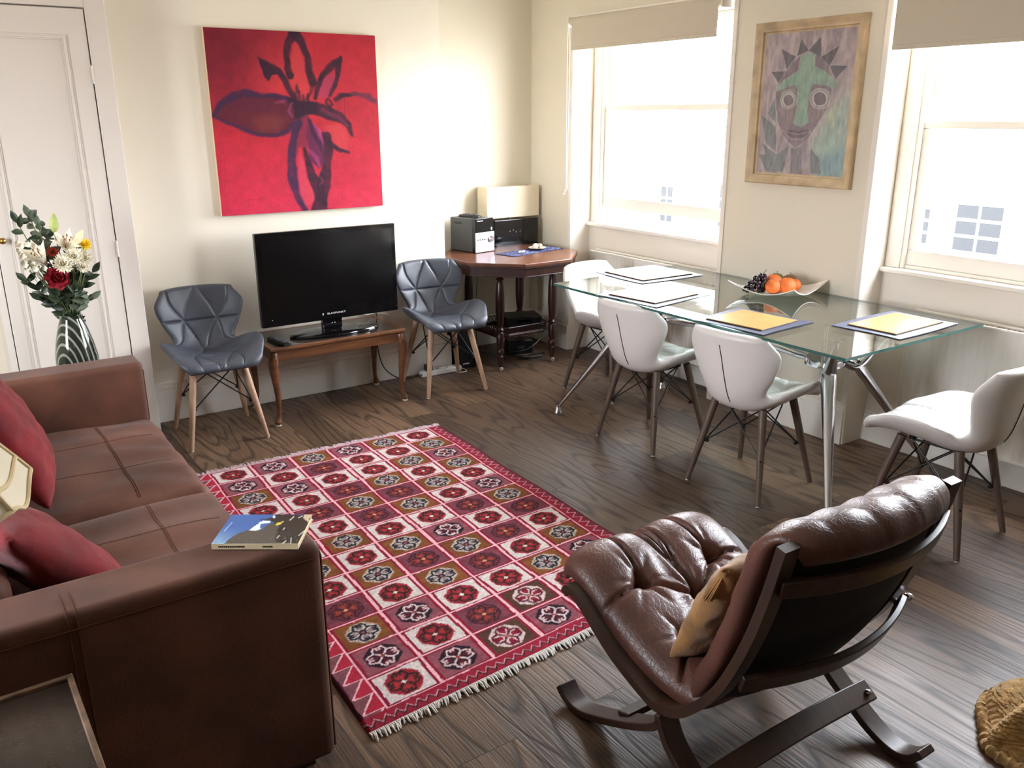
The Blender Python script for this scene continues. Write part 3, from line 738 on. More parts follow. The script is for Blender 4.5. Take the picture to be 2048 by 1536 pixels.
# canvas painting
def flower_fn(U, V):
    f = homog([(80, 95), (1333, 135), (1418, 1380), (255, 1478)])
    X, Y = f(U, V); n1 = fbm(U*5, V*5, 3); n2 = fbm(U*26, V*26, 9); n3 = fbm(U*90, V*90, 5)
    wx = (fbm(U*14, V*14, 21)-.5)*26; wy = (fbm(U*14, V*14, 31)-.5)*26
    Xs, Ys = X+wx, Y+wy
    img = np.zeros(X.shape+(3,))+np.array((170, 34, 48.))
    img = over(img, (104, 24, 38), np.clip(1.25-np.hypot(X-180, Y-230)/560, 0, 1)*.9*(.5+n1))
    img = over(img, (212, 62, 62), np.clip(1-np.hypot(X-720, Y-480)/420, 0, 1)*.55)
    img = over(img, (206, 46, 82), np.clip((Y-820)/600, 0, 1)*.6)
    img = over(img, (150, 28, 48), np.clip((n1-.52)*5, 0, 1)*.35)
    img *= (1+(n2[..., None]-.5)*.16)
    D, Pp, Bn = (48, 22, 40), (56, 30, 64), (88, 27, 40)
    S = lambda pts, ws, soft=14: stroke(Xs, Ys, pts, (np.array(ws)*1.22 if hasattr(ws, '__len__') else ws*1.2), soft)*(.80+.5*(n2-.35)).clip(.45, 1)
    Q = lambda pts, soft=10: poly(Xs, Ys, pts, soft)
    # petals filled
    img = over(img, (188, 60, 62), Q([(745, 170), (800, 260), (850, 420), (880, 560), (780, 600), (720, 450), (735, 300)])*.6)
    img = over(img, Bn, Q([(170, 740), (210, 660), (300, 590), (400, 565), (520, 585), (650, 595), (740, 620), (780, 690), (760, 800), (700, 860), (620, 885), (520, 885), (420, 850), (320, 805), (220, 770)]))
    img = over(img, (120, 52, 48), Q([(450, 760), (600, 720), (700, 760), (650, 850), (520, 860)], 60)*.6)
    img = over(img, (84, 28, 52), Q([(230, 680), (420, 600), (640, 640), (600, 720), (380, 700)], 60)*.55)
    img = over(img, Pp, S([(170, 735), (230, 655), (320, 595), (400, 570), (520, 585), (660, 598), (760, 630)], [24, 44, 50, 44, 26, 28, 40]))
    img = over(img, Pp, S([(170, 745), (300, 805), (420, 850), (520, 885), (640, 885), (720, 845), (770, 790)], [14, 16, 22, 24, 22, 26, 30]))
    img = over(img, D, S([(745, 130), (700, 200), (692, 300), (705, 380), (730, 440)], [60, 40, 34, 40, 44]))
    img = over(img, D, S([(745, 130), (800, 190), (845, 300), (860, 400), (890, 490)], [66, 46, 34, 40, 44]))
    img = over(img, D, S([(890, 490), (880, 560), (850, 610)], [30, 18, 20])*.7)
    img = over(img, D, S([(492, 312), (560, 372), (640, 405), (690, 470), (725, 550), (755, 600)], [8, 44, 34, 36, 34, 40]))
    img = over(img, D, Q([(495, 320), (600, 380), (640, 430), (590, 440), (560, 485), (530, 450), (512, 390)]))
    img = over(img, (150, 52, 84), Q([(1040, 420), (1050, 500), (1000, 590), (930, 600), (925, 510), (970, 440)], 24)*.7)
    img = over(img, D, S([(1082, 290), (1010, 375), (945, 450), (920, 530), (915, 600)], [10, 44, 30, 26, 20]))
    img = over(img, D, S([(1082, 290), (1066, 370), (1066, 440), (1042, 520), (1020, 580)], [14, 44, 26, 30, 20]))
    img = over(img, D, S([(1062, 608), (1110, 578), (1200, 570)], [26, 34, 20]))
    img = over(img, (92, 38, 58), S([(1180, 570), (1290, 578), (1350, 615)], [22, 36, 26]))
    for x0, l_ in ((1075, 60), (1095, 80), (1122, 130)): img = over(img, (90, 24, 40), stroke(X, Y, [(x0, 600), (x0+4, 600+l_)], 4, 3)*.7)
    img = over(img, D, S([(1000, 605), (990, 630), (1015, 660), (1035, 645), (1010, 605)], 12))
    img = over(img, D, Q([(700, 600), (800, 625), (930, 630), (930, 690), (860, 720), (820, 765), (765, 765), (750, 680)], 16))
    for a, c_ in ((790, 560), (822, 585), (775, 515), (860, 575)): img = over(img, D, S([(a, c_), (a+4, c_+50)], [12, 22])*.8)
    img = over(img, (150, 60, 96), S([(620, 640), (680, 628)], [10, 26])*.6)
    img = over(img, (140, 66, 120), S([(735, 640), (715, 690), (745, 740)], [12, 18, 12])*.7)
    img = over(img, (186, 58, 62), Q([(980, 800), (1080, 770), (1150, 830), (1165, 900), (1140, 985), (1060, 950), (1000, 860)], 30)*.8)
    img = over(img, D, S([(880, 665), (990, 700), (1080, 735), (1150, 790), (1185, 870)], [70, 80, 56, 36, 14]))
    img = over(img, (110, 40, 72), S([(960, 690), (1080, 740), (1150, 800)], [20, 26, 14])*.7)
    img = over(img, D, S([(970, 860), (1040, 950), (1100, 985), (1160, 1000)], [18, 26, 24, 14]))
    img = over(img, (120, 34, 56), Q([(770, 770), (850, 720), (870, 850), (860, 980), (800, 960), (760, 1100), (745, 900)], 20)*.9)
    img = over(img, Pp, S([(790, 790), (760, 900), (745, 1050), (765, 1200), (800, 1320), (850, 1420)], [50, 40, 48, 66, 46, 36]))
    img = over(img, (190, 60, 80), Q([(800, 980), (840, 1080), (870, 1200), (930, 1260), (935, 1340), (860, 1400), (810, 1290), (800, 1120)], 20)*.8)
    img = over(img, D, S([(1000, 880), (1012, 1000), (1005, 1100), (985, 1230), (975, 1330), (960, 1415)], [50, 56, 50, 84, 70, 100]))
    img = over(img, D, S([(835, 980), (870, 1080), (900, 1180), (950, 1250), (960, 1330)], [20, 40, 50, 70, 60]))
    img = over(img, (92, 30, 66), Q([(850, 720), (930, 820), (990, 930), (985, 1080), (950, 1120), (880, 1060), (860, 920)], 14))
    img = over(img, (170, 66, 118), S([(900, 780), (950, 860), (975, 930)], [10, 30, 8], 14)*.7)
    img = over(img, (168, 62, 112), S([(870, 980), (930, 1040), (955, 1110)], [10, 30, 8], 14)*.7)
    img = over(img, (60, 24, 48), S([(870, 760), (900, 860), (960, 960), (985, 1010)], [16, 22, 16, 8]))
    img = over(img, (150, 60, 100), S([(960, 1180), (975, 1215), (955, 1235)], [6, 12, 6])*.6)
    for k_ in range(9): img = over(img, (100, 22, 36), stroke(X, Y, [(435+k_*12+(k_ > 4)*14, 1360-k_*2), (441+k_*12+(k_ > 4)*14, 1352-k_*2)], 3, 3)*.6)
    return img*(1+(n3[..., None]-.5)*.10)
t = thing('painting', 'large unframed red canvas with a dark purple lily above the television', 'painting', (1.868, 4.868, 1.60))
b = B().span(-.487, .487, -.036, -.001, -.482, .482); b.build('stretcher', mat('raw_canvas', (214, 190, 160), .8), t, smooth=False, bevel=.002)
color_grid('canvas', flower_fn, lambda U, V: np.stack([-.487+.974*U, U*0-.0372, -.482+.964*V], -1), 380, 380, col_mat('oil_paint', .6, .25, 260, .18), t)

# framed face picture on the pier
def face_fn(U, V):
    f = homog([(212, 148), (945, 72), (820, 1325), (125, 1275)])
    X, Y = f(U, V); wx = (fbm(U*10, V*16, 2)-.5)*14; wy = (fbm(U*10, V*16, 4)-.5)*14; Xs, Ys = X+wx, Y+wy
    n1 = fbm(U*9, V*5, 8); n2 = fbm(U*40, V*16, 12)
    img = np.zeros(X.shape+(3,))+np.array((150, 138, 142.))
    img = over(img, (116, 104, 114), np.clip((n1-.45)*4, 0, 1)*.7)
    img = over(img, (170, 166, 160), poly(X, Y, [(560, 1040), (700, 700), (820, 560), (900, 420), (930, 900), (820, 1330)], 70)*.6)
    img = over(img, (120, 152, 142), poly(X, Y, [(560, 1080), (700, 820), (800, 700), (880, 620), (820, 1330), (600, 1330)], 90)*.75)
    img = over(img, (96, 132, 142), poly(X, Y, [(620, 1160), (800, 1080), (870, 1000), (820, 1330), (640, 1330)], 80)*.7)
    img = over(img, (172, 186, 138), stroke(Xs, Ys, [(760, 740), (720, 820), (740, 900)], [30, 70, 30], 30)*.5)
    Q = lambda p, s=7: poly(Xs, Ys, p, s)
    S = lambda p, w_, s=5: stroke(Xs, Ys, p, w_, s)
    DK, WH = (74, 72, 80), (196, 196, 190)
    sp = [[(245, 445), (365, 440), (300, 545)], [(330, 255), (445, 322), (365, 435)], [(488, 165), (445, 320), (545, 272)], [(645, 150), (540, 275), (645, 335)], [(800, 220), (640, 328), (712, 405)], [(862, 395), (710, 395), (765, 505)]]
    face = [(282, 620), (300, 540), (350, 460), (410, 370), (480, 310), (550, 285), (640, 322), (710, 405), (735, 480), (728, 620), (690, 760), (610, 900), (540, 1000), (440, 1085), (390, 1035), (330, 960), (292, 850)]
    img = over(img, (100, 98, 104), Q([(400, 1080), (490, 1070), (492, 1300), (392, 1290)]))
    img = over(img, (104, 94, 102), Q(face)); img = over(img, (122, 108, 112), Q([(300, 720), (430, 760), (440, 860), (340, 940)], 30)*.6); img = over(img, (128, 112, 118), Q([(560, 750), (690, 760), (600, 880), (560, 850)], 30)*.5)
    for s_ in sp: img = over(img, DK, Q(s_)); img = over(img, WH, S([s_[1], s_[0], s_[2]], 3)*.6)
    img = over(img, (96, 84, 94), Q([(350, 470), (480, 318), (470, 430), (330, 520)])*.8)
    gr_ = [(480, 315), (548, 290), (592, 312), (592, 400), (670, 440), (735, 490), (790, 540), (738, 590), (700, 556), (585, 550), (552, 600), (540, 700), (530, 780), (545, 868), (482, 905), (418, 872), (442, 800), (450, 700), (462, 600), (440, 548), (345, 585), (258, 622), (340, 520), (465, 435)]
    img = over(img, (110, 140, 124), Q(gr_)); img = over(img, (92, 130, 116), Q([(360, 520), (462, 440), (480, 540), (440, 545), (345, 580)], 20)*.5)
    img = over(img, WH, S(gr_+[gr_[0]], 3)*.35)
    for cx, cy, a_, c_ in ((383, 680, 62, 72), (635, 672, 82, 84)):
        r_ = np.hypot((Xs-cx)/a_, (Ys-cy)/c_)
        img = over(img, (132, 128, 130), np.clip((1-r_)*12, 0, 1)); img = over(img, WH, np.exp(-((r_-1)/.05)**2)*.6)
        img = over(img, (186, 188, 186), np.clip((.8-r_)*12, 0, 1)*.7); r2 = np.hypot((Xs-cx)/(a_*.66), (Ys-cy)/(c_*.72)); img = over(img, (92, 84, 92), np.clip((1-r2)*12, 0, 1))
        img = over(img, WH, np.exp(-((r2-1)/.06)**2)*.5)
        img = over(img, WH, S([(cx-80, cy-40), (cx-30, cy-82), (cx+40, cy-86), (cx+85, cy-50)], 4)*.5)
    img = over(img, (82, 72, 82), Q([(335, 940), (430, 922), (462, 940), (500, 915), (562, 938), (500, 990), (410, 992)])); img = over(img, WH, S([(335, 940), (455, 965), (562, 940)], 4)*.7); img = over(img, WH, S([(340, 945), (410, 1005), (500, 1008), (560, 945)], 3)*.6)
    for lf in ([(165, 800), (285, 905), (285, 1115), (205, 1040)], [(145, 1130), (280, 1135), (390, 1050), (335, 1280), (200, 1275)], [(280, 660), (285, 880), (215, 800)], [(170, 1030), (285, 1130), (250, 1240), (200, 1130)], [(560, 1075), (640, 1180), (650, 1300), (560, 1290)]):
        img = over(img, (88, 98, 102), Q(lf)*.9); img = over(img, WH, S(lf[:3], 3)*.45)
    img = over(img, WH, S(face+[face[0]], 3)*.4); img = over(img, WH, S([(560, 1075), (620, 1150), (650, 1300)], 3)*.5)
    return (img*.80+np.array((172, 164, 158.))*.30)*(1+(n2[..., None]-.5)*.28)
t = thing('framed_picture', 'framed picture of a grey and green face with a spiked crown between the windows', 'picture', (XW, 2.903, 1.69))
M_frame = mat('pale_gilt_wood', (206, 182, 146), .5, noise=.2, nscale=12)
b = B(); hw, hz = .3225, .398
for (a0, a1, c0, c1) in ((-hw, hw, hz-.05, hz), (-hw, hw, -hz, -hz+.05), (-hw, -hw+.05, -hz, hz), (hw-.05, hw, -hz, hz)): pass
pf = [(0, 0), (0, .028), (.006, .034), (.016, .030), (.034, .020), (.044, .018), (.046, .006), (.058, .004), (.058, 0)]
def mitre(b, hw, hz, pf):
    n = len(pf); vs = []
    for (sy, sz) in ((-1, -1), (1, -1), (1, 1), (-1, 1)):
        for d, h in pf: vs.append((-h-.001, sy*(hw-d), sz*(hz-d)))
    fs = []
    for k in range(4):
        j = (k+1) % 4
        for i in range(n): fs.append((k*n+i, k*n+(i+1) % n, j*n+(i+1) % n, j*n+i))
    b.add(vs, fs)
mitre(b, hw, hz, pf); b.build('frame', M_frame, t, smooth=False)
color_grid('picture_sheet', face_fn, lambda U, V: np.stack([U*0-.006, (hw-.056)-(2*hw-.112)*U, -(hz-.056)+(2*hz-.112)*V], -1), 260, 320, col_mat('pastel_paper', .6, .1, 300, .3), t)
# ------------------------------------------------------------------ octagonal table in the alcove
OX, OY = 3.272, 4.80
t = thing('octagonal_table', 'octagonal mahogany table with turned legs in the alcove by the window', 'table', (OX, OY, 0))
def octo(r): return [(r/math.cos(PI/8)*math.cos(PI/8+k*PI/4), r/math.cos(PI/8)*math.sin(PI/8+k*PI/4)) for k in range(8)]
b = B().prism(octo(.440), .728, .750); b.build('tabletop', M_mahog_top, t, smooth=False, bevel=.004)
b = B().prism(octo(.425), .665, .728); b.prism(octo(.436), .716, .728); b.prism(octo(.432), .662, .668); b.build('apron', M_mahog, t, smooth=False, bevel=.002)
lp = [(.014, .03), (.018, .06), (.022, .10), (.015, .11), (.026, .125), (.026, .14), (.016, .155), (.025, .185), (.025, .26), (.017, .27), (.028, .285), (.017, .30), (.024, .33), (.030, .42), (.029, .52), (.021, .60), (.016, .61), (.028, .622), (.016, .634), (.024, .645), (.026, .668)]
for sx in (-1, 1):
    for sy in (-1, 1):
        lx, ly = sx*.215, sy*.195
        lg = B().lathe(lp, (lx, ly, 0), 20).build('leg', M_mahog, t)
        b = B(); b.cyl((lx-.006, ly-.012, .015), (lx+.006, ly-.012, .015), .015, n=18); b.build('castor', mat('ceramic_castor', (150, 140, 128), .3) if not bpy.data.materials.get('ceramic_castor') else bpy.data.materials['ceramic_castor'], lg)
b = B().prism([(-.215, -.14), (-.15, -.195), (.15, -.195), (.215, -.14), (.215, .14), (.15, .195), (-.15, .195), (-.215, .14)], .218, .234); b.build('shelf', M_mahog, t, smooth=False, bevel=.003)
b = B(); ring = [(-.20, -.15), (-.14, -.185), (.14, -.185), (.20, -.15), (.20, .15), (.14, .185), (-.14, .185), (-.20, .15)]
for i in range(8):
    p, q = Vector((*ring[i], 0)), Vector((*ring[(i+1) % 8], 0)); L_ = (q-p).length; n_ = max(2, int(L_/.028)); d = (q-p)/n_
    b.tube([p+Vector((0, 0, .282)), q+Vector((0, 0, .282))], .0035, 6); b.tube([p+Vector((0, 0, .237)), q+Vector((0, 0, .237))], .0035, 6)
    for k in range(n_):
        c_ = p+d*(k+.5); e_ = d.normalized()
        b.tube([c_+e_*(.010*math.cos(a))+Vector((0, 0, .259+.019*math.sin(a))) for a in np.linspace(0, 2*PI, 11)], .0024, 5)
b.build('gallery_rail', M_mahog, t)

M_dgrey = mat('dark_grey_metal', (56, 58, 62), .45, bump=.02)
t = thing('mini_stereo', 'small grey and silver stereo unit on the octagonal table', 'stereo', (3.125, 5.05, .7505), .2)
B().span(-.080, .080, -.09, .13, .003, .225).build('case', M_dgrey, t, smooth=False, bevel=.004)
B().span(-.084, .084, -.125, -.09, .003, .23).build('front_panel', M_gblack, t, smooth=False, bevel=.004)
M_sil = mat('silver_plastic', (196, 196, 208), .32)
B().span(-.086, .086, -.132, -.122, .004, .135).build('disc_tray', M_sil, t, smooth=False, bevel=.002)
b = B(); b.lathe([(0, 0), (.022, 0), (.022, .012), (.018, .018), (0, .018)], (0, 0, 0), 24)
k_ = b.build('volume_knob', M_chrome, t); k_.rotation_euler = (PI/2, 0, 0); k_.location = (.052, -.132, .088)
b = B()
for k in range(4): b.box((-.068+k*.021, -.1325, .088), (.014, .002, .007))
b.build('button_row', M_black, t, smooth=False)
text_obj('Panasonic', .0135, M_silver, t, (-.040, -.1256, .213), (PI/2, 0, 0)); 
b = B()
for z in (.05, .035, .02): b.box((0, -.1325, z), (.165, .0012, .0012))
b.box((.07, -.1325, .06), (.018, .001, .006)); b.build('tray_line', mat('grey_print', (130, 130, 140), .5), t, smooth=False)
b = B(); b.box((.066, -.1258, .155), (.010, .001, .018)); b.build('display_glyph', M_silver, t, smooth=False)
b = B()
for k in range(9): b.box((-.0805, .02+k*.009, .19), (.001, .004, .016))
for y_, z_ in ((.10, .213), (-.03, .205)): b.cyl((-.081, y_, z_), (-.0795, y_, z_), .004, n=10)
b.build('side_vent', M_black, t, smooth=False)
remote('black remote control lying on top of the small stereo', (3.12, 5.06, .9755), .35, .17)
t = thing('speaker_bar', 'long glossy black speaker panel standing behind the stereo under the lamp', 'speaker', (3.52, 5.10, .7505), .0)
B().span(-.19, .19, -.022, .022, 0, .185).build('panel', M_gblack, t, bevel=.006)
b = B()
for k, dx in enumerate((-.06, -.03, -.005, .03)): b.ball((dx, -.0225, .10+.008*math.sin(k*2)), (.007, .002, .007), 12, 8)
b.build('control_dot', M_dgrey, t)
B().span(-.18, .18, -.035, .03, 0, .01).build('foot', M_gblack, t, smooth=False)
t = thing('table_lamp', 'lamp with a wide cream box shade in the corner behind the stereo', 'lamp', (3.515, 5.175, .7505))
b = B(); x_, y_, z0, z1 = .222, .065, .195, .41
o_ = [(-x_, -y_), (x_, -y_), (x_, y_), (-x_, y_)]; vs = [(x, y, z) for z in (z0, z1) for x, y in o_]+[(x*.985, y*.95, z) for z in (z0, z1) for x, y in o_]
b.add(vs, [(0, 1, 5, 4), (1, 2, 6, 5), (2, 3, 7, 6), (3, 0, 4, 7), (9, 8, 12, 13), (10, 9, 13, 14), (11, 10, 14, 15), (8, 11, 15, 12), (0, 8, 9, 1), (1, 9, 10, 2), (2, 10, 11, 3), (3, 11, 8, 0), (4, 5, 13, 12), (5, 6, 14, 13), (6, 7, 15, 14), (7, 4, 12, 15)])
b.build('lamp_shade', M_cream_fab, t, smooth=False)
b = B(); b.lathe([(.0, 0), (.06, 0), (.06, .012), (.012, .02), (.009, .06), (.009, .26), (0, .26)], n=20); b.build('lamp_base', M_chrome, t)
b = B(); b.tube([(.02, -.06, .26), (.02, -.06, .185), (.024, -.063, .175)], .0016, 6); b.ball((.027, -.064, .172), .006, 8, 6); b.build('pull_switch', M_chrome, t)

def runner_fn(U, V):
    n = fbm(U*40, V*18, 3); m_ = fbm(U*22, V*9, 7); img = np.zeros(U.shape+(3,))+np.array((40, 44, 84.))
    img = over(img, (150, 160, 190), np.clip((n-.56)*14, 0, 1)*.8); img = over(img, (24, 26, 50), np.clip((m_-.6)*10, 0, 1)*.6)
    return over(img, (28, 30, 58), ((V < .04) | (V > .96) | (U < .015) | (U > .985))*.9)
t = thing('table_runner', 'blue and white patterned cloth runner lying on the octagonal table', 'runner', (3.42, 4.77, .7508), .20)
color_grid('cloth', runner_fn, lambda U, V: np.stack([(U-.5)*.50, (V-.5)*.17, .0028+.001*np.sin(U*20)], -1), 160, 60, col_mat('woven_runner', .8), t)
B().box((0, 0, .001), (.50, .17, .0016)).build('lining', M_bluecloth, t, smooth=False)
t = thing('small_plate', 'small patterned plate of shells on the blue runner', 'plate', (3.50, 4.80, .7545))
b = B().lathe([(.0, .002), (.03, .002), (.062, .012), (.064, .014), (.060, .015), (.03, .005), (0, .005)], n=32); b.build('dish', mat('speckled_plate', (214, 206, 188), .25, col2=(120, 116, 96), nscale=40), t)
M_shell = mat('pale_shell', (230, 220, 204), .5, noise=.15, nscale=30); M_shell2 = mat('brown_shell', (186, 150, 112), .45, col2=(96, 56, 44), nscale=40)
for (dx, dy, r_, m, lb) in ((-.018, -.004, .022, M_shell, 'white shell at the left of the small plate'), (.020, .004, .021, M_shell2, 'brown banded shell at the right of the small plate'), (.006, -.020, .013, M_shell2, 'little dark shell at the front of the small plate')):
    def sp_(u, v, r_=r_):
        th, ph = PI*v, 2*PI*u; k_ = 1+.09*math.sin(9*ph)*math.sin(th); return Vector((r_*k_*math.sin(th)*math.cos(ph), r_*k_*.85*math.sin(th)*math.sin(ph), r_*.85*math.cos(th)))
    o = B().grid(sp_, 36, 12, closed_u=True).build('shell', m, None); o.location = (3.50+dx, 4.80+dy, .7545+.006+r_*.82); tag(o, lb, 'shell', 'shells on the small plate')
b = B()
for k in range(5): b.ball((rnd.uniform(-.03, .03), rnd.uniform(-.012, .012), .007), (.010, .008, .007), 10, 8)
o = b.build('keepsake_cluster', M_shell, None); o.location = (3.325, 4.735, .7545); tag(o, 'little heap of small pale pebbles on the left of the blue runner', 'pebbles', kind='stuff')

# equipment under the table
t = thing('set_top_box', 'flat black box on the lower shelf of the octagonal table', 'media box', (3.40, 4.86, .2345), -.35)
B().span(-.13, .13, -.10, .10, .004, .062).build('case', M_black, t, smooth=False, bevel=.003)
b = B(); 
for x_ in (-.1, .1):
    for y_ in (-.08, .08): b.cyl((x_, y_, 0), (x_, y_, .005), .01, n=10)
b.build('foot', M_black, t)
B().box((0, -.1005, .035), (.10, .001, .018)).build('display', M_gblack, t, smooth=False)
t = thing('router', 'black modem box on the floor beneath the octagonal table', 'router', (3.43, 4.93, 0), -.3)
B().span(-.09, .09, -.06, .06, .0, .10).build('case', M_black, t, smooth=False, bevel=.008)
B().box((0, -.0605, .05), (.05, .001, .02)).build('light_strip', M_dgrey, t, smooth=False)
t = thing('subwoofer', 'tall black subwoofer on the floor at the corner of the chimney wall', 'speaker', (2.905, 4.88, 0), 0)
B().span(-.065, .065, -.08, .16, .0, .30).build('cabinet', M_black, t, smooth=False, bevel=.004)
B().box((0, -.081, .03), (.05, .002, .006)).build('badge', M_silver, t, smooth=False)
B().box((0, -.081, .17), (.11, .003, .22)).build('grille', mat('speaker_cloth', (20, 20, 22), .9), t, smooth=False)
def cable(label, pts, r, m, name='cable'):
    o = B().tube(cr(pts, 8), r, 7).build(name, m, None); return tag(o, label, 'cable')
cable('black coiled cable on the floor under the octagonal table', [(3.30, 4.76, .006), (3.40, 4.72, .006), (3.52, 4.74, .006), (3.55, 4.80, .006), (3.45, 4.80, .013), (3.33, 4.79, .010), (3.36, 4.73, .014), (3.5, 4.715, .012)], .004, M_black)
cable('thin black cable hanging behind the left leg of the octagonal table', [(2.90, 5.16, .755), (2.87, 5.20, .70), (2.95, 5.19, .5), (3.0, 5.18, .3), (3.1, 5.15, .1), (3.12, 5.1, .006), (3.0, 5.05, .006)], .003, M_black)
cable('black lamp cable hanging behind the middle of the octagonal table', [(3.36, 5.235, .76), (3.33, 5.243, .72), (3.27, 5.22, .5), (3.25, 5.22, .25), (3.22, 5.16, .006)], .0025, M_black)
cable('pale grey cable looping past the lower shelf of the octagonal table', [(3.70, 5.02, .19), (3.62, 4.78, .20), (3.40, 4.62, .17), (3.28, 4.60, .12), (3.22, 4.72, .08)], .003, M_dgrey)
cable('black power cable running from the television down behind the walnut table', [(2.18, 4.65, .56), (2.26, 4.80, .46), (2.285, 4.84, .40), (2.27, 4.83, .25), (2.30, 4.81, .10), (2.40, 4.78, .02), (2.55, 4.77, .02), (2.62, 4.775, .03)], .0035, M_black)
cable('white aerial cable drooping behind the television', [(2.08, 4.66, .52), (2.18, 4.78, .47), (2.29, 4.84, .455), (2.40, 4.84, .42)], .003, M_white_plastic)
t = thing('power_strip', 'white power strip with a black plug on the floor at the baseboard', 'power strip', (2.70, 4.79, 0), -.02)
B().span(-.15, .15, -.028, .028, 0, .035).build('strip_body', M_white_plastic, t, smooth=False, bevel=.006)
b = B(); b.box((-.09, 0, .055), (.045, .045, .04)); b.cyl((-.09, -.02, .06), (-.09, -.045, .055), .007, n=10); b.build('plug', M_black, t, bevel=.006)
b = B()
for x_ in (-.02, .05, .11): b.box((x_, 0, .0355), (.006, .016, .001)); b.box((x_-.01, .0, .0355), (.004, .008, .001))
b.build('socket_holes', M_black, t, smooth=False)
cable('white flex of the power strip curling on the floor', [(2.85, 4.79, .015), (2.87, 4.77, .006), (2.86, 4.72, .006), (2.82, 4.71, .006), (2.79, 4.74, .006)], .0035, M_white_plastic)

# ------------------------------------------------------------------ radiators
def radiator(y0, y1, label):
    t = thing('radiator', label, 'radiator', (3.865, (y0+y1)/2, 0), 0, 'white panel radiators under the windows')
    L_ = y1-y0; z0, z1 = .155, .735; b = B(); nr = int(L_/.035)
    for xs, sg in ((-.018, -1), (.030, 1)):
        def rf(u, v, xs=xs, sg=sg):
            y = (u-.5)*L_; k_ = (u*nr) % 1; edge = min(1, min(v, 1-v)/.07)
            bump_ = (.5-.5*math.cos(2*PI*k_))**.6*.0045*edge
            return Vector((xs+sg*(-bump_), y, z0+(z1-z0)*v))
        b.grid(rf, nr*8+1, 26)
    b.build('panel', M_gloss, t, angle=60)
    b = B(); b.span(-.027, -.008, -L_/2, L_/2, z1-.004, z1+.006); b.span(.02, .036, -L_/2, L_/2, z1+.004, z1+.014); b.span(-.024, .034, -L_/2-.001, -L_/2+.006, z0, z1); b.span(-.024, .034, L_/2-.006, L_/2+.001, z0, z1)
    b.span(-.024, -.012, -L_/2, L_/2, z0-.006, z0+.004)
    b.build('top_rail', M_gloss, t, smooth=False, bevel=.002)
    k_ = -L_/2+.02; top_ = []
    while k_ < L_/2-.02: top_ += [(k_, z1-.006), (k_, z1+.004), (k_+.004, z1+.004), (k_+.004, z1-.006)]; k_ += .024
    low_ = [(y, z-.004 if z < z1 else z1-.010) for y, z in top_[::-1]]; low_ = [(top_[-1][0], z1-.010), (top_[0][0], z1-.010)]
    pl_ = top_+low_; n2_ = len(pl_); b = B()
    vs = [(-.008, y, z) for y, z in pl_]+[(.02, y, z) for y, z in pl_]
    fs = [(i, (i+1) % n2_, n2_+(i+1) % n2_, n2_+i) for i in range(n2_)]
    for i in range(0, len(top_), 4): fs += [(i, i+1, i+2, i+3), (n2_+i, n2_+i+1, n2_+i+2, n2_+i+3)]
    b.add(vs, fs)
    b.build('grille', M_gloss, t, smooth=False)
    b = B(); yy = -L_/2-.012; b.cyl((0, yy, .02), (0, yy, .19), .0075, n=12); b.cyl((0, yy, .19), (0, yy+.02, .19), .0075, n=12); b.lathe([(.014, 0), (.016, .01), (.016, .035), (.010, .045), (0, .045)], (0, yy, .20), 14)
    b.build('valve', M_white_plastic, t)
    b = B(); 
    for z in (.3, .6): b.span(.036, .072, -L_/2+.10, -L_/2+.13, z, z+.02); b.span(.036, .072, L_/2-.13, L_/2-.10, z, z+.02)
    b.build('wall_bracket', M_gloss, t, smooth=False)
radiator(3.50, 4.64, 'white panel radiator under the window behind the far end of the glass table')
radiator(1.18, 2.24, 'white panel radiator under the right hand window')

# ------------------------------------------------------------------ roller blinds
M_blind = mat('taupe_blind_fabric', (196, 186, 168), .85, bump=.04, bscale=200)
def blind(y0, y1, zt, zb, label, cord=True):
    t = thing('roller_blind', label, 'blind', (XW-.045, 0, 0), 0, 'roller blinds over the windows')
    b = B(); b.cyl((0, y0+.01, zt-.027), (0, y1-.01, zt-.027), .026, n=24); b.build('roller', M_blind, t)
    b = B(); b.span(-.028, -.026, y0+.03, y1-.045, zb, zt-.027); b.build('fabric', M_blind, t, smooth=False)
    b = B(); b.span(-.031, -.023, y0+.03, y1-.045, zb-.004, zb+.018); b.build('hem_bar', M_blind, t, bevel=.003)
    for ya in (y0, y1-.012): B().span(-.03, .044, ya, ya+.012, zt-.06, zt).build('bracket', M_white_plastic, t, bevel=.003)
    if cord:
        b = B(); yy = y1+.004
        for dy in (-.012, .012): b.tube(cr([(-.012, yy+dy*.4, zt-.03), (-.012, yy+dy, zt-.2), (-.012, yy+dy*.8, 1.6), (-.012, yy+dy*.3, 1.17)], 6), .0016, 6)
        ch = b.build('cord', M_white_plastic, t)
        b = B(); b.ball((-.012, yy, 1.165), (.010, .012, .012), 10, 8); b.ball((-.012, yy+.014, 1.145), (.006, .012, .008), 10, 8); b.tube([(-.012, yy, 1.16), (-.012, yy+.03, 1.125)], .003, 6); b.ball((-.012, yy+.032, 1.122), .008, 8, 6)
        b.build('cord_knot', M_white_plastic, ch)
blind(3.425, 4.755, 2.245, 2.045, 'taupe roller blind rolled up at the window left of the face picture')
blind(1.10, 2.455, 2.245, 1.918, 'taupe roller blind hanging lower at the window right of the face picture', False)

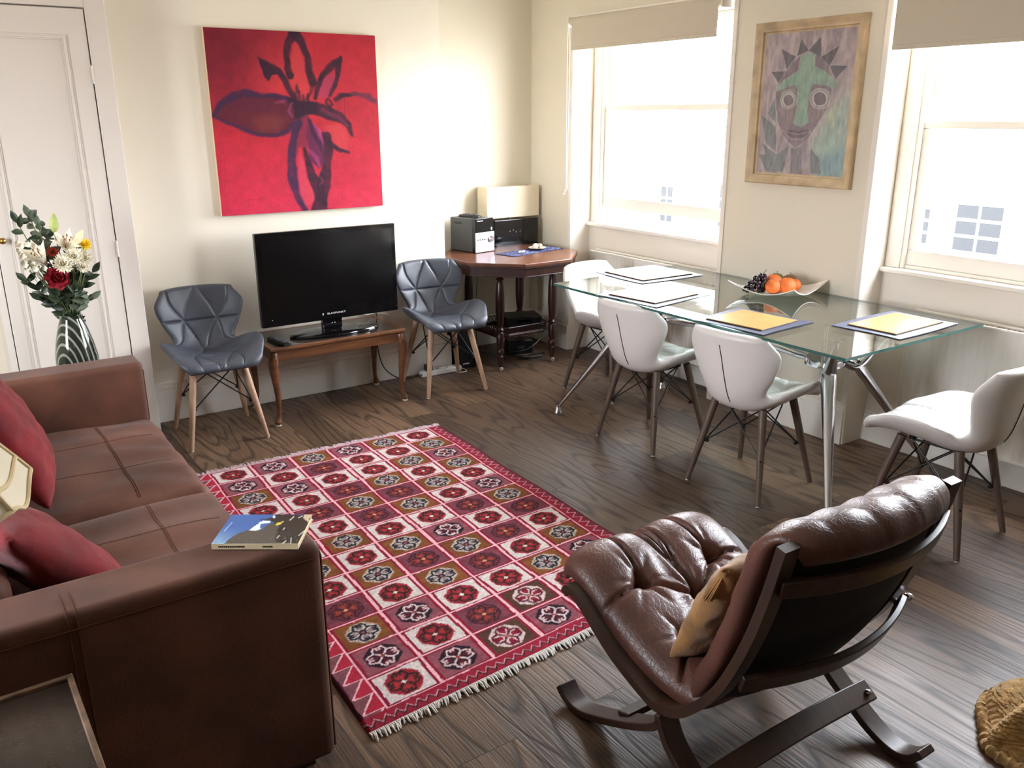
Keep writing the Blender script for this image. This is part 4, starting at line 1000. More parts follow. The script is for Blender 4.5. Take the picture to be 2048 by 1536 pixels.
# ------------------------------------------------------------------ rug
RUGC = dict(W=(216, 204, 200), P=(142, 80, 90), Q=(120, 62, 74), O=(124, 76, 38), Bd=(84, 56, 44))
ROWS = ['WPBPOQ', 'PWQBWB', 'OPWWOP', 'QWOQWO', 'WOQOQW', 'OWOPWQ', 'WOWWQO', 'PWQOWP', 'OQOQOW', 'WWQOWO', 'OPWWOP', 'PWQWWO', 'WPOPOW']
TPL = {}
def rug_fn(U, V):
    S_ = U*1.337; T_ = V*2.03
    wob = (fbm(S_*9, T_*9, 5)-.5)*.010; wob2 = (fbm(S_*9, T_*9, 15)-.5)*.010
    S_, T_ = S_+wob, T_+wob2
    fine = fbm(S_*160, T_*160, 2); mid = fbm(S_*14, T_*40, 6)
    img = np.zeros(U.shape+(3,))+np.array((140, 34, 54.))
    PK, RD, DR = (240, 182, 190), (146, 24, 52), (96, 24, 38)
    # side borders: sawteeth on the left, zigzag on the right
    x = S_; a_ = (T_/.075) % 1; tooth = .018+.062*a_
    lb = x < .084
    img = over(img, (128, 76, 84), lb & (x < tooth)); img = over(img, (176, 40, 62), lb & (x >= tooth))
    img = over(img, PK, lb & (np.abs(x-tooth) < .004)); img = over(img, PK, lb & (x < .084) & (((T_/.075) % 1) > .94) & (x > .016))
    rb = x > 1.262; zz = 1.296+.018*(2*np.abs(((T_/.05) % 1)-.5)*2-1)
    img = over(img, (118, 44, 58), rb & (x > zz)); img = over(img, (150, 34, 56), rb & (x < zz)); img = over(img, PK, (rb & (np.abs(x-zz) < .0035))*.8)
    img = over(img, DR, (x > 1.322)*.8); img = over(img, (40, 16, 24), (x > 1.331)); img = over(img, (70, 18, 34), x < .012)
    # front border
    fb = T_ < .062; zf = .034+.011*(2*np.abs(((S_/.036) % 1)-.5)*2-1)
    img = over(img, (152, 34, 56), fb & (x < 1.262)); img = over(img, (74, 38, 44), fb & (T_ > zf-.012) & (T_ < zf+.002)); img = over(img, PK, (fb & (np.abs(T_-zf) < .0028))*.75)
    inner = (x >= .084) & (x <= 1.262) & (T_ >= .062) & (T_ <= 2.018)
    cw, ch = (1.262-.084)/6, (2.018-.062)/13
    ci = np.clip(((x-.084)/cw).astype(int), 0, 5); ri = np.clip(((T_-.062)/ch).astype(int), 0, 12)
    u = ((x-.084)/cw) % 1; v = ((T_-.062)/ch) % 1
    typ = np.array([[{'W': 0, 'P': 1, 'Q': 2, 'O': 3, 'B': 4}[c] for c in r] for r in ROWS])[ri, ci]
    base = np.array([RUGC['W'], RUGC['P'], RUGC['Q'], RUGC['O'], RUGC['Bd']], float)[typ]
    base = base*(1+(mid[..., None]-.5)*np.where(typ == 0, .05, .35)[..., None])
    # medallion: octagon with four hooked lobes round a small diamond
    mx, my = (u-.5)*2/.62, (v-.5)*2/.76; mx = mx+(vnoise(S_*260, T_*260, 4)-.5)*.10; my = my+(vnoise(S_*260, T_*260, 14)-.5)*.10
    ax, ay = np.abs(mx), np.abs(my)
    octd = np.maximum(np.maximum(ax, ay), (ax+ay)/1.42)
    lobe = np.maximum(stroke(ax, ay, [(.45, 0), (.78, 0)], [.34, .44], .02), stroke(ax, ay, [(0, .45), (0, .78)], [.34, .44], .02))
    pth = [(.10, .10), (.40, .40), (.66, .36), (.86, .22), (.80, .06), (.62, .10)]
    def hook(w_, s_=.05): return np.maximum(stroke(ax, ay, pth, w_, s_), stroke(ay, ax, pth, w_, s_))
    dia = ax+ay
    def put(k, a, c): 
        a = a*(typ == k); return base*(1-a[..., None])+np.array(c, float)*a[..., None]
    oc = lambda r: np.clip((r-octd)/.05+.5, 0, 1)
    for k, fill, lob, ln, lw, rim_, cen in ((0, (150, 40, 50), (170, 52, 56), (52, 34, 32), .15, (158, 36, 52), (236, 222, 206)), (1, (40, 25, 38), (92, 26, 44), (226, 200, 198), .12, (40, 24, 38), (150, 66, 62)),
                                    (2, (116, 48, 48), (160, 66, 52), (46, 26, 44), .10, (48, 30, 52), (226, 156, 122)), (4, (206, 190, 186), (150, 30, 52), (96, 22, 42), .13, (214, 196, 190), (190, 110, 100))):
        base = put(k, oc(1.0), rim_); base = put(k, oc(.90), fill); base = put(k, np.minimum(lobe, oc(.92)), lob); base = put(k, np.minimum(hook(lw), oc(.96)), ln); base = put(k, np.clip((.17-dia)/.05+.5, 0, 1), cen)
    base = put(3, np.clip((.07-np.abs(octd-.90))/.04+.3, 0, 1)*.8, (196, 182, 172)); base = put(3, np.minimum(hook(.34), oc(.98)), (200, 190, 184)); base = put(3, np.minimum(lobe, oc(.9)), (150, 128, 132)); base = put(3, hook(.15), (34, 34, 42)); base = put(3, np.clip((.30-dia)/.05+.5, 0, 1), (34, 34, 42)); base = put(3, np.clip((.15-dia)/.05+.5, 0, 1), (170, 72, 84))
    # cell outlines: red band then pink line
    ex = np.minimum(u, 1-u)*cw; ey = np.minimum(v, 1-v)*ch
    base = np.where(((ex < .016) | (ey < .0095))[..., None], np.array(RD, float)*.95, base)
    base = np.where(((ex < .0055) | (ey < .0038))[..., None], np.array(PK, float), base)
    img = np.where(inner[..., None], base, img)
    return img*(1+(fine[..., None]-.5)*.34)
FLc, FRc, BRc, BLc = (.786, 1.854), (2.120, 1.935), (2.185, 3.902), (.852, 3.955)
t = thing('rug', 'red and pink patterned rug of medallion squares between the sofa and the armchair', 'rug', (1.45, 2.9, 0))
def rugpos(U, V):
    q = [np.array(p)-np.array((1.45, 2.9)) for p in (FLc, FRc, BRc, BLc)]
    x = (1-U)*(1-V)*q[0][0]+U*(1-V)*q[1][0]+U*V*q[2][0]+(1-U)*V*q[3][0]+.004*np.sin(V*17)*(U > .5)
    y = (1-U)*(1-V)*q[0][1]+U*(1-V)*q[1][1]+U*V*q[2][1]+(1-U)*V*q[3][1]
    ed = np.minimum(np.minimum(U, 1-U)*1.33, np.minimum(V, 1-V)*2.0)
    return np.stack([x, y, .003+.008*np.clip(ed/.008, 0, 1)+.0015*fbm(U*60, V*90, 3)], -1)
M_pile = col_mat('wool_pile', .95, .6, 420, .04, .04)
color_grid('pile', rug_fn, rugpos, 420, 620, M_pile, t)
b = B(); P4 = [rugpos(np.array(u), np.array(v)) for u, v in ((0, 0), (1, 0), (1, 1), (0, 1))]
b.add([(p[0], p[1], .0005) for p in P4]+[(p[0], p[1], .003) for p in P4], [(3, 2, 1, 0), (4, 5, 6, 7), (0, 1, 5, 4), (1, 2, 6, 5), (2, 3, 7, 6), (3, 0, 4, 7)])
b.build('backing', mat('rug_backing', (60, 22, 30), .95), t, smooth=False)
M_fr1 = mat('cotton_fringe', (206, 200, 194), .9); M_fr2 = mat('mauve_fringe', (206, 184, 192), .9)
for (v_, sg, m, L_) in ((0, -1, M_fr1, .026), (1, 1, M_fr2, .042)):
    b = B(); n_ = 250
    for k in range(n_):
        p = rugpos(np.array((k+.5)/n_), np.array(float(v_))); ll = L_*rnd.uniform(.7, 1.5); dx = rnd.uniform(-.010, .010)
        p0 = Vector((p[0], p[1]-sg*.006, .008)); b.tube([p0, p0+Vector((dx*.5, sg*ll*.5, .002)), p0+Vector((dx, sg*ll, -.0055))], [.0032, .0034, .0020], 5)
    o = b.build('fringe', m, t); o['kind'] = 'stuff'
# ------------------------------------------------------------------ sofa
M_sofa = mat('brown_suede_leather', (102, 63, 46), .62, noise=.30, nscale=5, bump=.10, bscale=160, sheen=.06, spec=.3)
M_seam = mat('sofa_seam_thread', (84, 52, 38), .95, spec=.1)
def soft_box(b, x0, x1, y0, y1, z0, z1, r, n=10, fn=None, nu=14):
    """rounded box as a superellipsoid-like grid: 6 faces of a cube pushed to a rounded box"""
    cx, cy, cz = (x0+x1)/2, (y0+y1)/2, (z0+z1)/2; hx, hy, hz = (x1-x0)/2, (y1-y0)/2, (z1-z0)/2
    def face(ax, sg):
        def f(u, v):
            p = [0, 0, 0]; a_, b_ = [i for i in range(3) if i != ax]
            h = (hx, hy, hz)
            def warp(t, hh):  # denser near edges
                s_ = t*2-1; return hh*math.copysign(1-(1-abs(s_))**1.6, s_)
            p[ax] = sg*h[ax]; p[a_] = warp(u, h[a_]); p[b_] = warp(v, h[b_])
            q = [max(-h[i]+r, min(h[i]-r, p[i])) for i in range(3)]; d = Vector([p[i]-q[i] for i in range(3)])
            if d.length > 1e-9: d = d.normalized()*r
            P = Vector((q[0]+d.x+cx, q[1]+d.y+cy, q[2]+d.z+cz))
            if fn: P = fn(P)
            return P
        return f
    for ax in range(3):
        for sg in (-1, 1): b.grid(face(ax, sg), nu*2, nu*2)
    return b
t = thing('sofa', 'brown suede leather sofa with low square arms at the left', 'sofa', (0, 0, 0))
XF = .670
def wr(P): return P+Vector((0, 0, .006*math.sin(P.x*9+P.y*3)))
soft_box(B(), -.30, XF, 1.80, 1.965, .04, .662, .022, nu=18).build('arm', M_sofa, t, weld=True, angle=80)
soft_box(B(), -.30, XF+.005, 3.735, 3.90, .04, .66, .022, nu=18).build('arm', M_sofa, t, weld=True, angle=80)
soft_box(B(), -.34, .03, 1.97, 3.73, .10, .70, .05, nu=14).build('backrest', M_sofa, t, weld=True, angle=80)
B().span(-.30, XF-.02, 1.965, 3.735, .05, .29).build('base', M_sofa, t, smooth=False, bevel=.01)
for y0, y1, ph in ((1.968, 2.815, 0), (2.82, 3.732, 1.7)):
    def puff(P, y0=y0, y1=y1, ph=ph):
        v = (P.y-y0)/(y1-y0); u = (P.x+.0)/XF; top = max(0, (P.z-.30)/.12)
        e_ = max(0, 1-abs(2*v-1)**4)*max(0, 1-abs(2*u-1)**6)
        d = .022*e_
        wv = 0
        for k in range(5): wv += .0036*math.sin((9+7*k)*P.y+3*math.sin(4*P.x+k)+ph+k*1.3)*(.5+.5*math.sin(6*P.x+k*2+ph))
        if top > .4: return P+Vector((0, 0, (d+wv*1.2)*min(1, (top-.4)*2)))
        return P+Vector((.006*math.sin(14*P.y+ph), 0, 0))
    soft_box(B(), .0, XF+.012, y0, y1, .285, .425, .045, fn=puff, nu=30).build('seat_cushion', M_sofa, t, weld=True, angle=80)
b = B()
for y0, y1, ph in ((1.968, 2.815, 0), (2.82, 3.732, 1.7)):
    def top(x, y, y0=y0, y1=y1, ph=ph):
        v = (y-y0)/(y1-y0); u = x/XF; e_ = max(0, 1-abs(2*v-1)**4)*max(0, 1-abs(2*u-1)**6); wv = 0
        for k in range(5): wv += .0036*math.sin((9+7*k)*y+3*math.sin(4*x+k)+ph+k*1.3)*(.5+.5*math.sin(6*x+k*2+ph))
        return (x, y, .4255+.022*e_+wv*1.2)
    for x_ in (.449, .456): b.tube([top(x_, y) for y in np.linspace(y0+.05, y1-.05, 40)], .0009, 5)
    for f_ in (.34, .67): b.tube([top(x, y0+(y1-y0)*f_) for x in np.linspace(.08, XF-.05, 30)], 0.0009, 5)
b.build('seat_stitching', M_seam, t)
b = B()
for dx in (-.009, .009):
    b.tube(cr([(.12+dx, 1.7992, .30), (.12+dx, 1.7992, .60), (.12+dx, 1.8015, .647), (.12+dx, 1.816, .6615), (.12+dx, 1.88, .6618), (.12+dx, 1.955, .658)], 5), .0014, 5)
b.tube([(-.30, 1.7985, .625), (XF-.02, 1.7985, .625)], .0022, 5); b.tube([(XF+.001, 1.815, .06), (XF+.001, 1.815, .62), (XF-.006, 1.82, .65)], .003, 6)
b.build('arm_piping', M_seam, t)
b = B(); b.tube([(XF+.004, 3.75, .40), (XF+.004, 3.75, .62), (XF-.004, 3.757, .652)], .003, 6); b.tube([(XF-.004, 3.757, .652), (XF-.006, 3.88, .652)], .003, 6); b.build('arm_piping', M_seam, t)
b = B()
for x_ in (-.24, .60):
    for y_ in (1.87, 3.82): b.span(x_-.025, x_+.025, y_-.025, y_+.025, 0, .05)
b.build('foot', M_mahog, t, smooth=False)

def pillow(name, size, th, m, loc, rot, pinch=.10, seed=0, wr_=.004, folds=()):
    def f(u, v, sg):
        a, c_ = u*2-1, v*2-1
        x = a*size[0]/2*(1-pinch*(1-abs(a))*0-pinch*(1-c_*c_)*abs(a)**2*.0-pinch*(1-abs(c_)**2)*.6*(abs(a)**3)); y = c_*size[1]/2*(1-pinch*(1-abs(a)**2)*.6*(abs(c_)**3))
        e_ = ((1-abs(a)**2.4)*(1-abs(c_)**2.4)); e_ = max(0, e_)**.5
        w_ = wr_*(math.sin(9*a+4*c_+seed)+.7*math.sin(13*c_-5*a+seed*2)+.5*math.sin(21*a+11*c_))*e_**.4
        return Vector((x, y, sg*(th/2*e_)+w_))
    b = B(); b.grid(lambda u, v: f(u, v, 1), 36, 36); b.grid(lambda u, v: f(u, v, -1), 36, 36)
    o = b.build(name, m, None, weld=True, angle=100); o.location = loc; o.rotation_euler = rot; return o
o = pillow('red_cushion', (.46, .46), .16, M_red, (.115, 3.04, .69), (0, math.radians(66), math.radians(-6)), seed=1, wr_=.0025)
tag(o, 'red velvet cushion leaning on the sofa back, farther from the camera', 'cushion', 'red velvet cushions on the sofa')
o = pillow('red_cushion', (.48, .48), .16, M_red, (.10, 2.26, .615), (math.radians(4), math.radians(48), math.radians(24)), seed=4, wr_=.003)
tag(o, 'red velvet cushion slumped in the near corner of the sofa by the lamp', 'cushion', 'red velvet cushions on the sofa')

# book
def book_fn(U, V):
    f = homog([(450, 240), (1690, 245), (1400, 740), (40, 740)]); X, Y = f(U, V)
    n = fbm(U*18, V*18, 3); Xs, Ys = X+(n-.5)*50, Y+(fbm(U*18, V*18, 6)-.5)*26
    img = np.zeros(U.shape+(3,))+np.array((66, 100, 160.)); img = over(img, (150, 184, 214), np.clip((Y-430)/330, 0, 1)*np.clip((560-X)/500+.3, 0, 1)*.9)
    P = lambda p, s=10: poly(Xs, Ys, p, s)
    img = over(img, (84, 78, 70), P([(230, 745), (420, 600), (640, 510), (860, 500), (1000, 400), (1420, 330), (1700, 330), (1400, 745)]))
    img = over(img, (52, 46, 42), P([(1000, 330), (880, 325), (1120, 290), (1110, 245), (1560, 250), (1700, 330), (1500, 560), (1400, 745), (1050, 700), (1150, 420)], 20))
    img = over(img, (226, 232, 238), P([(670, 510), (760, 440), (860, 380), (920, 340), (1040, 350), (1000, 390), (880, 400), (850, 480), (800, 512)])); img = over(img, (216, 224, 232), P([(1060, 290), (1090, 250), (1130, 290), (1100, 310)]))
    img = over(img, (196, 176, 150), P([(1540, 300), (1560, 245), (1690, 245), (1600, 380)]))
    img = over(img, (200, 186, 80), P([(1110, 430), (1130, 380), (1240, 350), (1170, 420)], 6))
    for (a, c_, d, e_) in ((1090, 640, 1130, 600), (1330, 340, 1400, 280), (1470, 300, 1530, 270), (1205, 500, 1230, 470), (1160, 740, 1220, 690), (1290, 730, 1310, 640), (1430, 600, 1530, 520)): img = over(img, (220, 218, 210), stroke(X, Y, [(a, c_), (d, e_)], 16, 8)*.85)
    img = over(img, (110, 104, 96), np.clip((fbm(U*60, V*20, 8)-.55)*6, 0, 1)*np.clip((Y-500)/100, 0, 1)*.4)
    for k in range(6): img = over(img, (206, 218, 236), stroke(X, Y, [(285+k*26, 520-k*26), (300+k*26, 505-k*26)], [9, 14], 5)*.8)
    return img
t = thing('book', 'paperback book with a blue sky and mountain cover lying on the near sofa arm', 'book', (.570, 1.917, .664), math.radians(-34.6))
bw, bd = .206, .156
color_grid('front_cover', book_fn, lambda U, V: np.stack([(U-.5)*bw, (V-.5)*bd, U*0+.0148], -1), 200, 170, col_mat('glossy_cover', .22), t)
M_page = mat('book_pages', (220, 206, 170), .8)
B().box((0, .001, .0075), (bw-.006, bd-.004, .012)).build('pages', M_page, t, smooth=False)
B().box((0, 0, .0008), (bw, bd, .0014)).build('back_cover', mat('book_cover_card', (216, 200, 164), .4), t, smooth=False)
B().box((0, -bd/2, .0075), (bw, .0015, .0145)).build('spine', bpy.data.materials['book_cover_card'], t, smooth=False)
b = B()
for k in range(14): b.box((-.085+k*.0045, -bd/2-.001, .0075), (.0028, .0006, .004))
for k in range(6): b.box((.02+k*.004, -bd/2-.001, .0075), (.0026, .0006, .0035))
b.build('spine_print', M_black, t, smooth=False)

# side table and lamp in the near left corner
t = thing('lamp_table', 'dark side table with a pale raised rim in the bottom left corner', 'table', (-.14, 1.51, 0), math.radians(1))
M_rimw = mat('worn_wood_rim', (120, 92, 70), .45, noise=.3, nscale=30, bump=.1)
B().span(-.245, .235, -.25, .235, .535, .548).build('tabletop', mat('dark_leather_top', (58, 46, 38), .25, noise=.25, nscale=6, bump=.05), t, smooth=False)
b = B(); frame_ = [(-.255, .245, .225, .24), (-.255, .245, -.26, -.245)]
b.span(-.255, .245, .229, .241, .525, .556); b.span(-.255, .245, -.26, -.248, .525, .556); b.span(.233, .245, -.248, .229, .525, .556); b.span(-.255, -.243, -.248, .229, .525, .556)
b.build('rim', M_rimw, t, smooth=False, bevel=.003)
for sx in (-.225, .215):
    for sy in (-.23, .21): B().span(sx-.018, sx+.018, sy-.018, sy+.018, 0, .535).build('leg', M_mahog, t, smooth=False, bevel=.003)
LX, LY, LZ = -.146, 1.60, .549
t = thing('shaded_lamp', 'lamp with a cream panelled bell shade at the left edge', 'lamp', (LX, LY, LZ))
b = B(); b.lathe([(0, 0), (.075, 0), (.078, .012), (.05, .025), (.02, .04), (.035, .10), (.05, .16), (.03, .24), (.014, .28), (.010, .50), (0, .50)], n=28); b.build('lamp_base', M_brass, t)
NP = 8
def shade_pt(u, v, off=0.0):
    a = u*NP; k = a % 1; r = interp(v, [0, .12, .35, .7, 1], [.236, .215, .172, .130, .108]); z = interp(v, [0, 1], [.505, .76])
    polyr = math.cos(PI/NP)/math.cos((k-.5)*2*PI/NP)
    r2 = r*(polyr*.9+.1)-off; z += -.028*math.sin(PI*k)**2*(1-v)**6*1.0 + .0
    an = 2*PI*(a+.18)/NP; return Vector((r2*math.cos(an), r2*math.sin(an), z))
b = B(); b.grid(lambda u, v: shade_pt(u, v), NP*10, 16, closed_u=True); b.grid(lambda u, v: shade_pt(u, v, .003), NP*10, 16, closed_u=True)
sh = b.build('lamp_shade', M_cream_fab, t, angle=25)
b = B()
for k in range(NP): b.tube([shade_pt((k+.001)/NP, v) for v in np.linspace(0, 1, 12)], .0045, 7)
for v_ in (0.0, .115): b.tube([shade_pt(i/160, v_) for i in range(161)], .0042, 7, cap=False)
b.build('piping', mat('shade_piping', (206, 186, 146), .8), sh)

# vase with flowers behind the far arm
VX, VY = .487, 4.20
t = thing('vase_stand', 'small side table behind the far sofa arm under the striped vase', 'table', (VX, VY, 0))
b = B().lathe([(0, .405), (.17, .405), (.175, .415), (.17, .425), (0, .425)], n=36); b.build('tabletop', M_mahog, t)
b = B().lathe([(.02, .03), (.025, .1), (.018, .2), (.03, .3), (.02, .405)], n=18); b.lathe([(.0, 0), (.12, 0), (.12, .012), (.04, .03), (0, .03)], n=28); b.build('pedestal', M_mahog, t)
def vase_mat():
    m = bpy.data.materials.new('swirl_glass'); m.use_nodes = True; n = m.node_tree; b = n.nodes['Principled BSDF']; N = n.nodes.new; K = n.links.new
    tc = N('ShaderNodeTexCoord'); mp = N('ShaderNodeMapping'); mp.inputs['Location'].default_value = (.062, .062, -.040); mp.inputs['Scale'].default_value = (1, 1, .42); K(tc.outputs['Object'], mp.inputs[0])
    wv = N('ShaderNodeTexWave'); wv.wave_type = 'RINGS'; wv.rings_direction = 'SPHERICAL'; wv.inputs['Scale'].default_value = 16; wv.inputs['Distortion'].default_value = 1.2; wv.inputs['Detail'].default_value = 1; K(mp.outputs[0], wv.inputs['Vector'])
    r = N('ShaderNodeValToRGB'); r.color_ramp.elements[0].position = .78; r.color_ramp.elements[0].color = L4((34, 38, 30)); r.color_ramp.elements[1].position = .88; r.color_ramp.elements[1].color = L4((128, 132, 122))
    K(wv.outputs['Fac'], r.inputs[0]); K(r.outputs[0], b.inputs['Base Color']); b.inputs['Roughness'].default_value = .07; b.inputs['Coat Weight'].default_value = .6
    return m
t = thing('vase', 'dark glass vase with pale swirling stripes holding the bouquet', 'vase', (VX, VY, .4255))
prof = [(0, 0), (.05, 0), (.062, .02), (.082, .08), (.090, .14), (.088, .19), (.078, .25), (.060, .32), (.047, .355), (.044, .37), (.047, .378), (.043, .378), (.040, .368), (.043, .35), (.055, .31), (.07, .25), (.078, .19), (.08, .14), (.072, .08), (.05, .03), (0, .02)]
b = B().lathe(prof, n=48); b.build('body', vase_mat(), t, angle=80)
NZ = .80  # rim height
M_leaf = mat('dark_leaf', (40, 58, 34), .5, noise=.35, nscale=20); M_leaf2 = mat('grey_green_leaf', (86, 98, 78), .6, noise=.25, nscale=20)
M_petw = mat('white_petal', (236, 230, 208), .6, noise=.06); M_petc = mat('cream_petal', (226, 214, 176), .6); M_rose = mat('rose_petal', (150, 16, 34), .6, noise=.2, nscale=30)
M_yel = mat('yellow_petal', (238, 206, 40), .6); M_cor = mat('coral_petal', (196, 70, 52), .6, noise=.2); M_bud = mat('green_bud', (176, 190, 110), .5, noise=.15, nscale=30); M_anther = mat('rust_anther', (120, 60, 36), .7)
def petal(b, base, d, up, L_, W_, curl=.3, mi=0, n=6, taper=1.0):
    d = Vector(d).normalized(); up = Vector(up); s_ = d.cross(up); s_ = s_.normalized() if s_.length > 1e-6 else Vector((1, 0, 0)); nn = s_.cross(d).normalized()
    vs = []; fs = []
    for i in range(n+1):
        v = i/n; w_ = W_*math.sin(PI*min(1, v*.92+.06))**.7*(1 if v < .6 else (1-((v-.6)/.4)**2*.8)**taper); c_ = Vector(base)+d*(L_*v)+nn*(curl*L_*v*v)
        for a in (-1, -.4, .4, 1): vs.append(c_+s_*(a*w_/2)+nn*(abs(a)**2*w_*.18))
    for i in range(n):
        for k in range(3): fs.append((i*4+k, i*4+k+1, (i+1)*4+k+1, (i+1)*4+k))
    b.add(vs, fs, mi)
def at(px, py, dz=0): # picture-like offsets around the vase: px right, py toward camera, dz height
    return Vector((px*.90+py*.11, px*.11*-1-py*.99, dz))
ROOT = Vector((VX, VY, 0))
def stem(b, head, r=.0028, bend=.02, r0=.018):
    neck = Vector((rnd.uniform(-r0, r0), rnd.uniform(-r0, r0), NZ-.02)); h = Vector(head); base = neck*.6; base.z = .60
    mid = neck.lerp(h, .5)+Vector((rnd.uniform(-bend, bend)*.4, rnd.uniform(-bend, bend)*.4, .0)); b.tube(cr([base, neck, mid, h], 5), r, 6); return (h-mid).normalized()
def flower_thing(name, label, cat, head, group=None):
    t = thing(name, label, cat, (VX, VY, 0), 0, group); b = B(); d = stem(b, head); b.build('stem', M_stem, t); return t, Vector(head), d
def hz(y): return y
def rose(label, head, r=.040):
    t, h, d = flower_thing('rose', label, 'flower', head); b = B()
    for ring, (n_, rr, L_, W_, tilt, cv) in enumerate([(3, .003, r*.8, r*.9, .25, .2), (5, .006, r*.9, r*1.1, .5, .15), (6, .010, r*1.0, r*1.2, .9, .1), (7, .012, r*1.05, r*1.3, 1.35, -.05)]):
        for k in range(n_):
            an = 2*PI*k/n_+ring*.7; o_ = Vector((math.cos(an), math.sin(an), 0)); face = Vector((.15, -1, .35)).normalized()
            q = face.to_track_quat('Z', 'Y'); b_ = h+q @ (o_*rr*1.2); dd = q @ (o_*math.sin(tilt)+Vector((0, 0, math.cos(tilt)))); petal(b, b_, dd, q @ o_*-1+Vector((0, 0, .01)), L_, W_, cv)
    b.ball(h+Vector((0, -.006, .004)), r*.42, 12, 8); b.build('petals', M_rose, t, angle=80)
def lily(label, head, dirv, L_=.10, opened=.6, mt=None, mtname='petals', nm='lily', grp=None):
    t, h, d = flower_thing(nm, label, 'flower', head, grp); b = B(); q = Vector(dirv).normalized().to_track_quat('Z', 'Y')
    for k in range(6):
        an = 2*PI*k/6; o_ = Vector((math.cos(an), math.sin(an), 0)); petal(b, h+q @ (o_*.008), q @ (o_*math.sin(opened*.55)+Vector((0, 0, math.cos(opened*.55)))), q @ (o_*-1), L_, L_*.36, -.28*opened, taper=1.3)
    b.build('petals', mt or M_petw, t, angle=80)
    if opened > .5:
        b = B()
        for k in range(5):
            an = 2*PI*k/5; e_ = h+q @ Vector((math.cos(an)*.016, math.sin(an)*.016, L_*.75)); b.tube([h, e_], .0008, 4); b.ball(e_, (.003, .003, .006), 6, 5)
        b.build('stamens', M_anther, t)
def budd(label, head, dirv, L_=.07, m=None):
    t, h, d = flower_thing('lily_bud', label, 'flower bud', head); q = Vector(dirv).normalized().to_track_quat('Z', 'Y'); b = B()
    def f(u, v):
        r = .0165*math.sin(PI*v**.8)**.8*(1+.10*math.cos(6*PI*u))+.001; return h+q @ Vector((r*math.cos(2*PI*u), r*math.sin(2*PI*u), v*L_))
    b.grid(f, 24, 12, closed_u=True); b.build('petals', m or M_bud, t)
def mum(label, head, r, m, dirv=(0, -.6, 1), n1=26, grp=None, nm='chrysanthemum', cen=None):
    t, h, d = flower_thing(nm, label, 'flower', head, grp); q = Vector(dirv).normalized().to_track_quat('Z', 'Y'); b = B()
    for ring, (n_, tilt, L_) in enumerate([(n1, 1.35, r), (int(n1*.8), 1.0, r*.9), (int(n1*.6), .65, r*.75), (8, .3, r*.55)]):
        for k in range(n_):
            an = 2*PI*(k+.5*ring)/n_+rnd.uniform(-.06, .06); o_ = Vector((math.cos(an), math.sin(an), 0)); petal(b, h+q @ (o_*.003), q @ (o_*math.sin(tilt)+Vector((0, 0, math.cos(tilt)))), q @ (o_*-1+Vector((0, 0, .3))), L_*rnd.uniform(.85, 1.05), r*.20, .12, n=4)
    b.build('petals', m, t, angle=80)
def leafy(label, head, m, n_=9, L_=.045, W_=.02, grp='sprigs of foliage in the bouquet', nm='foliage_sprig', r=.0022):
    t = thing(nm, label, 'foliage', (VX, VY, 0), 0, grp); b = B(); neck = Vector((rnd.uniform(-.02, .02), rnd.uniform(-.02, .02), NZ-.02)); h = Vector(head); base = neck*.6; base.z = .62
    P_ = cr([base, neck, neck.lerp(h, .55)+Vector((0, 0, .012)), h], 6); b.tube(P_, r, 5); b.build('stem', M_stem, t)
    b = B()
    for k in range(n_):
        f_ = .30+.70*k/(n_-1); p = P_[min(len(P_)-1, int(f_*(len(P_)-1)))]; an = k*2.4+rnd.uniform(-.3, .3); o_ = Vector((math.cos(an), math.sin(an)*.6, rnd.uniform(.1, .9)))
        petal(b, p, o_, (rnd.uniform(-.5, .5), -1, rnd.uniform(-.2, .7)), L_*rnd.uniform(.8, 1.15), W_, -.25, n=5)
    petal(b, P_[-1], (P_[-1]-P_[-2]), (0, -1, 0), L_, W_, -.1); b.build('leaves', m, t, angle=80)
Hd = lambda px, z, py=0.0: at(px, py, z)
# px is metres right of the vase centre, z absolute height
rose('dark red rose at the front and middle of the bouquet', Hd(-.045, .975, .055))
lily('large white lily facing left in the bouquet', Hd(-.075, 1.035, .03), (-.45, -.5, .75), .115, .55)
lily('open white lily with rust stamens upper right of the bouquet', Hd(.025, 1.09, .0), (.12, -.55, .8), .09, .95)
budd('closed green lily bud standing topmost in the bouquet', Hd(-.012, 1.165, .0), (.12, 0, 1), .085)
budd('cream lily bud leaning right above the yellow flower', Hd(.055, 1.10, .01), (.55, -.1, .8), .09, M_petc)
mum('yellow flower at the right edge of the bouquet', Hd(.108, 1.105, .0), .036, M_yel, (.5, -.8, .5), 14, nm='daffodil')
mum('coral flower between the white lily and the white chrysanthemums', Hd(-.040, 1.085, .03), .028, M_cor, (0, -1, .3), 16, nm='carnation')
for px, z, py, r_, lb in ((-.012, 1.035, .06, .050, 'white spidery chrysanthemum just above the rose'), (.045, 1.06, .035, .048, 'white chrysanthemum right of the middle of the bouquet'), (.088, 1.05, .02, .044, 'white chrysanthemum below the yellow flower'), (.075, 1.015, .045, .032, 'small white chrysanthemum lowest at the right of the bouquet')):
    mum(lb, Hd(px, z, py), r_, M_petw, (.1, -.9, .55), 26, 'white chrysanthemums in the bouquet')
t = thing('wax_flower_sprig', 'cluster of tiny white wax flowers spreading left from the bouquet', 'flower', (VX, VY, 0)); b = B(); b2 = B()
for k in range(52):
    px, z, py = rnd.uniform(-.175, -.085), rnd.uniform(1.02, 1.13), rnd.uniform(-.04, .05); h = Hd(px, z, py)
    if k % 3 == 0: stem(b, h, .0012)
    else: b.tube([h, h+Vector((.03, 0, -.05))], .001, 4)
    for j in range(5): an = 2*PI*j/5; petal(b2, h, (math.cos(an), -.5, math.sin(an)), (0, -1, 0), .016, .015, .1, n=3)
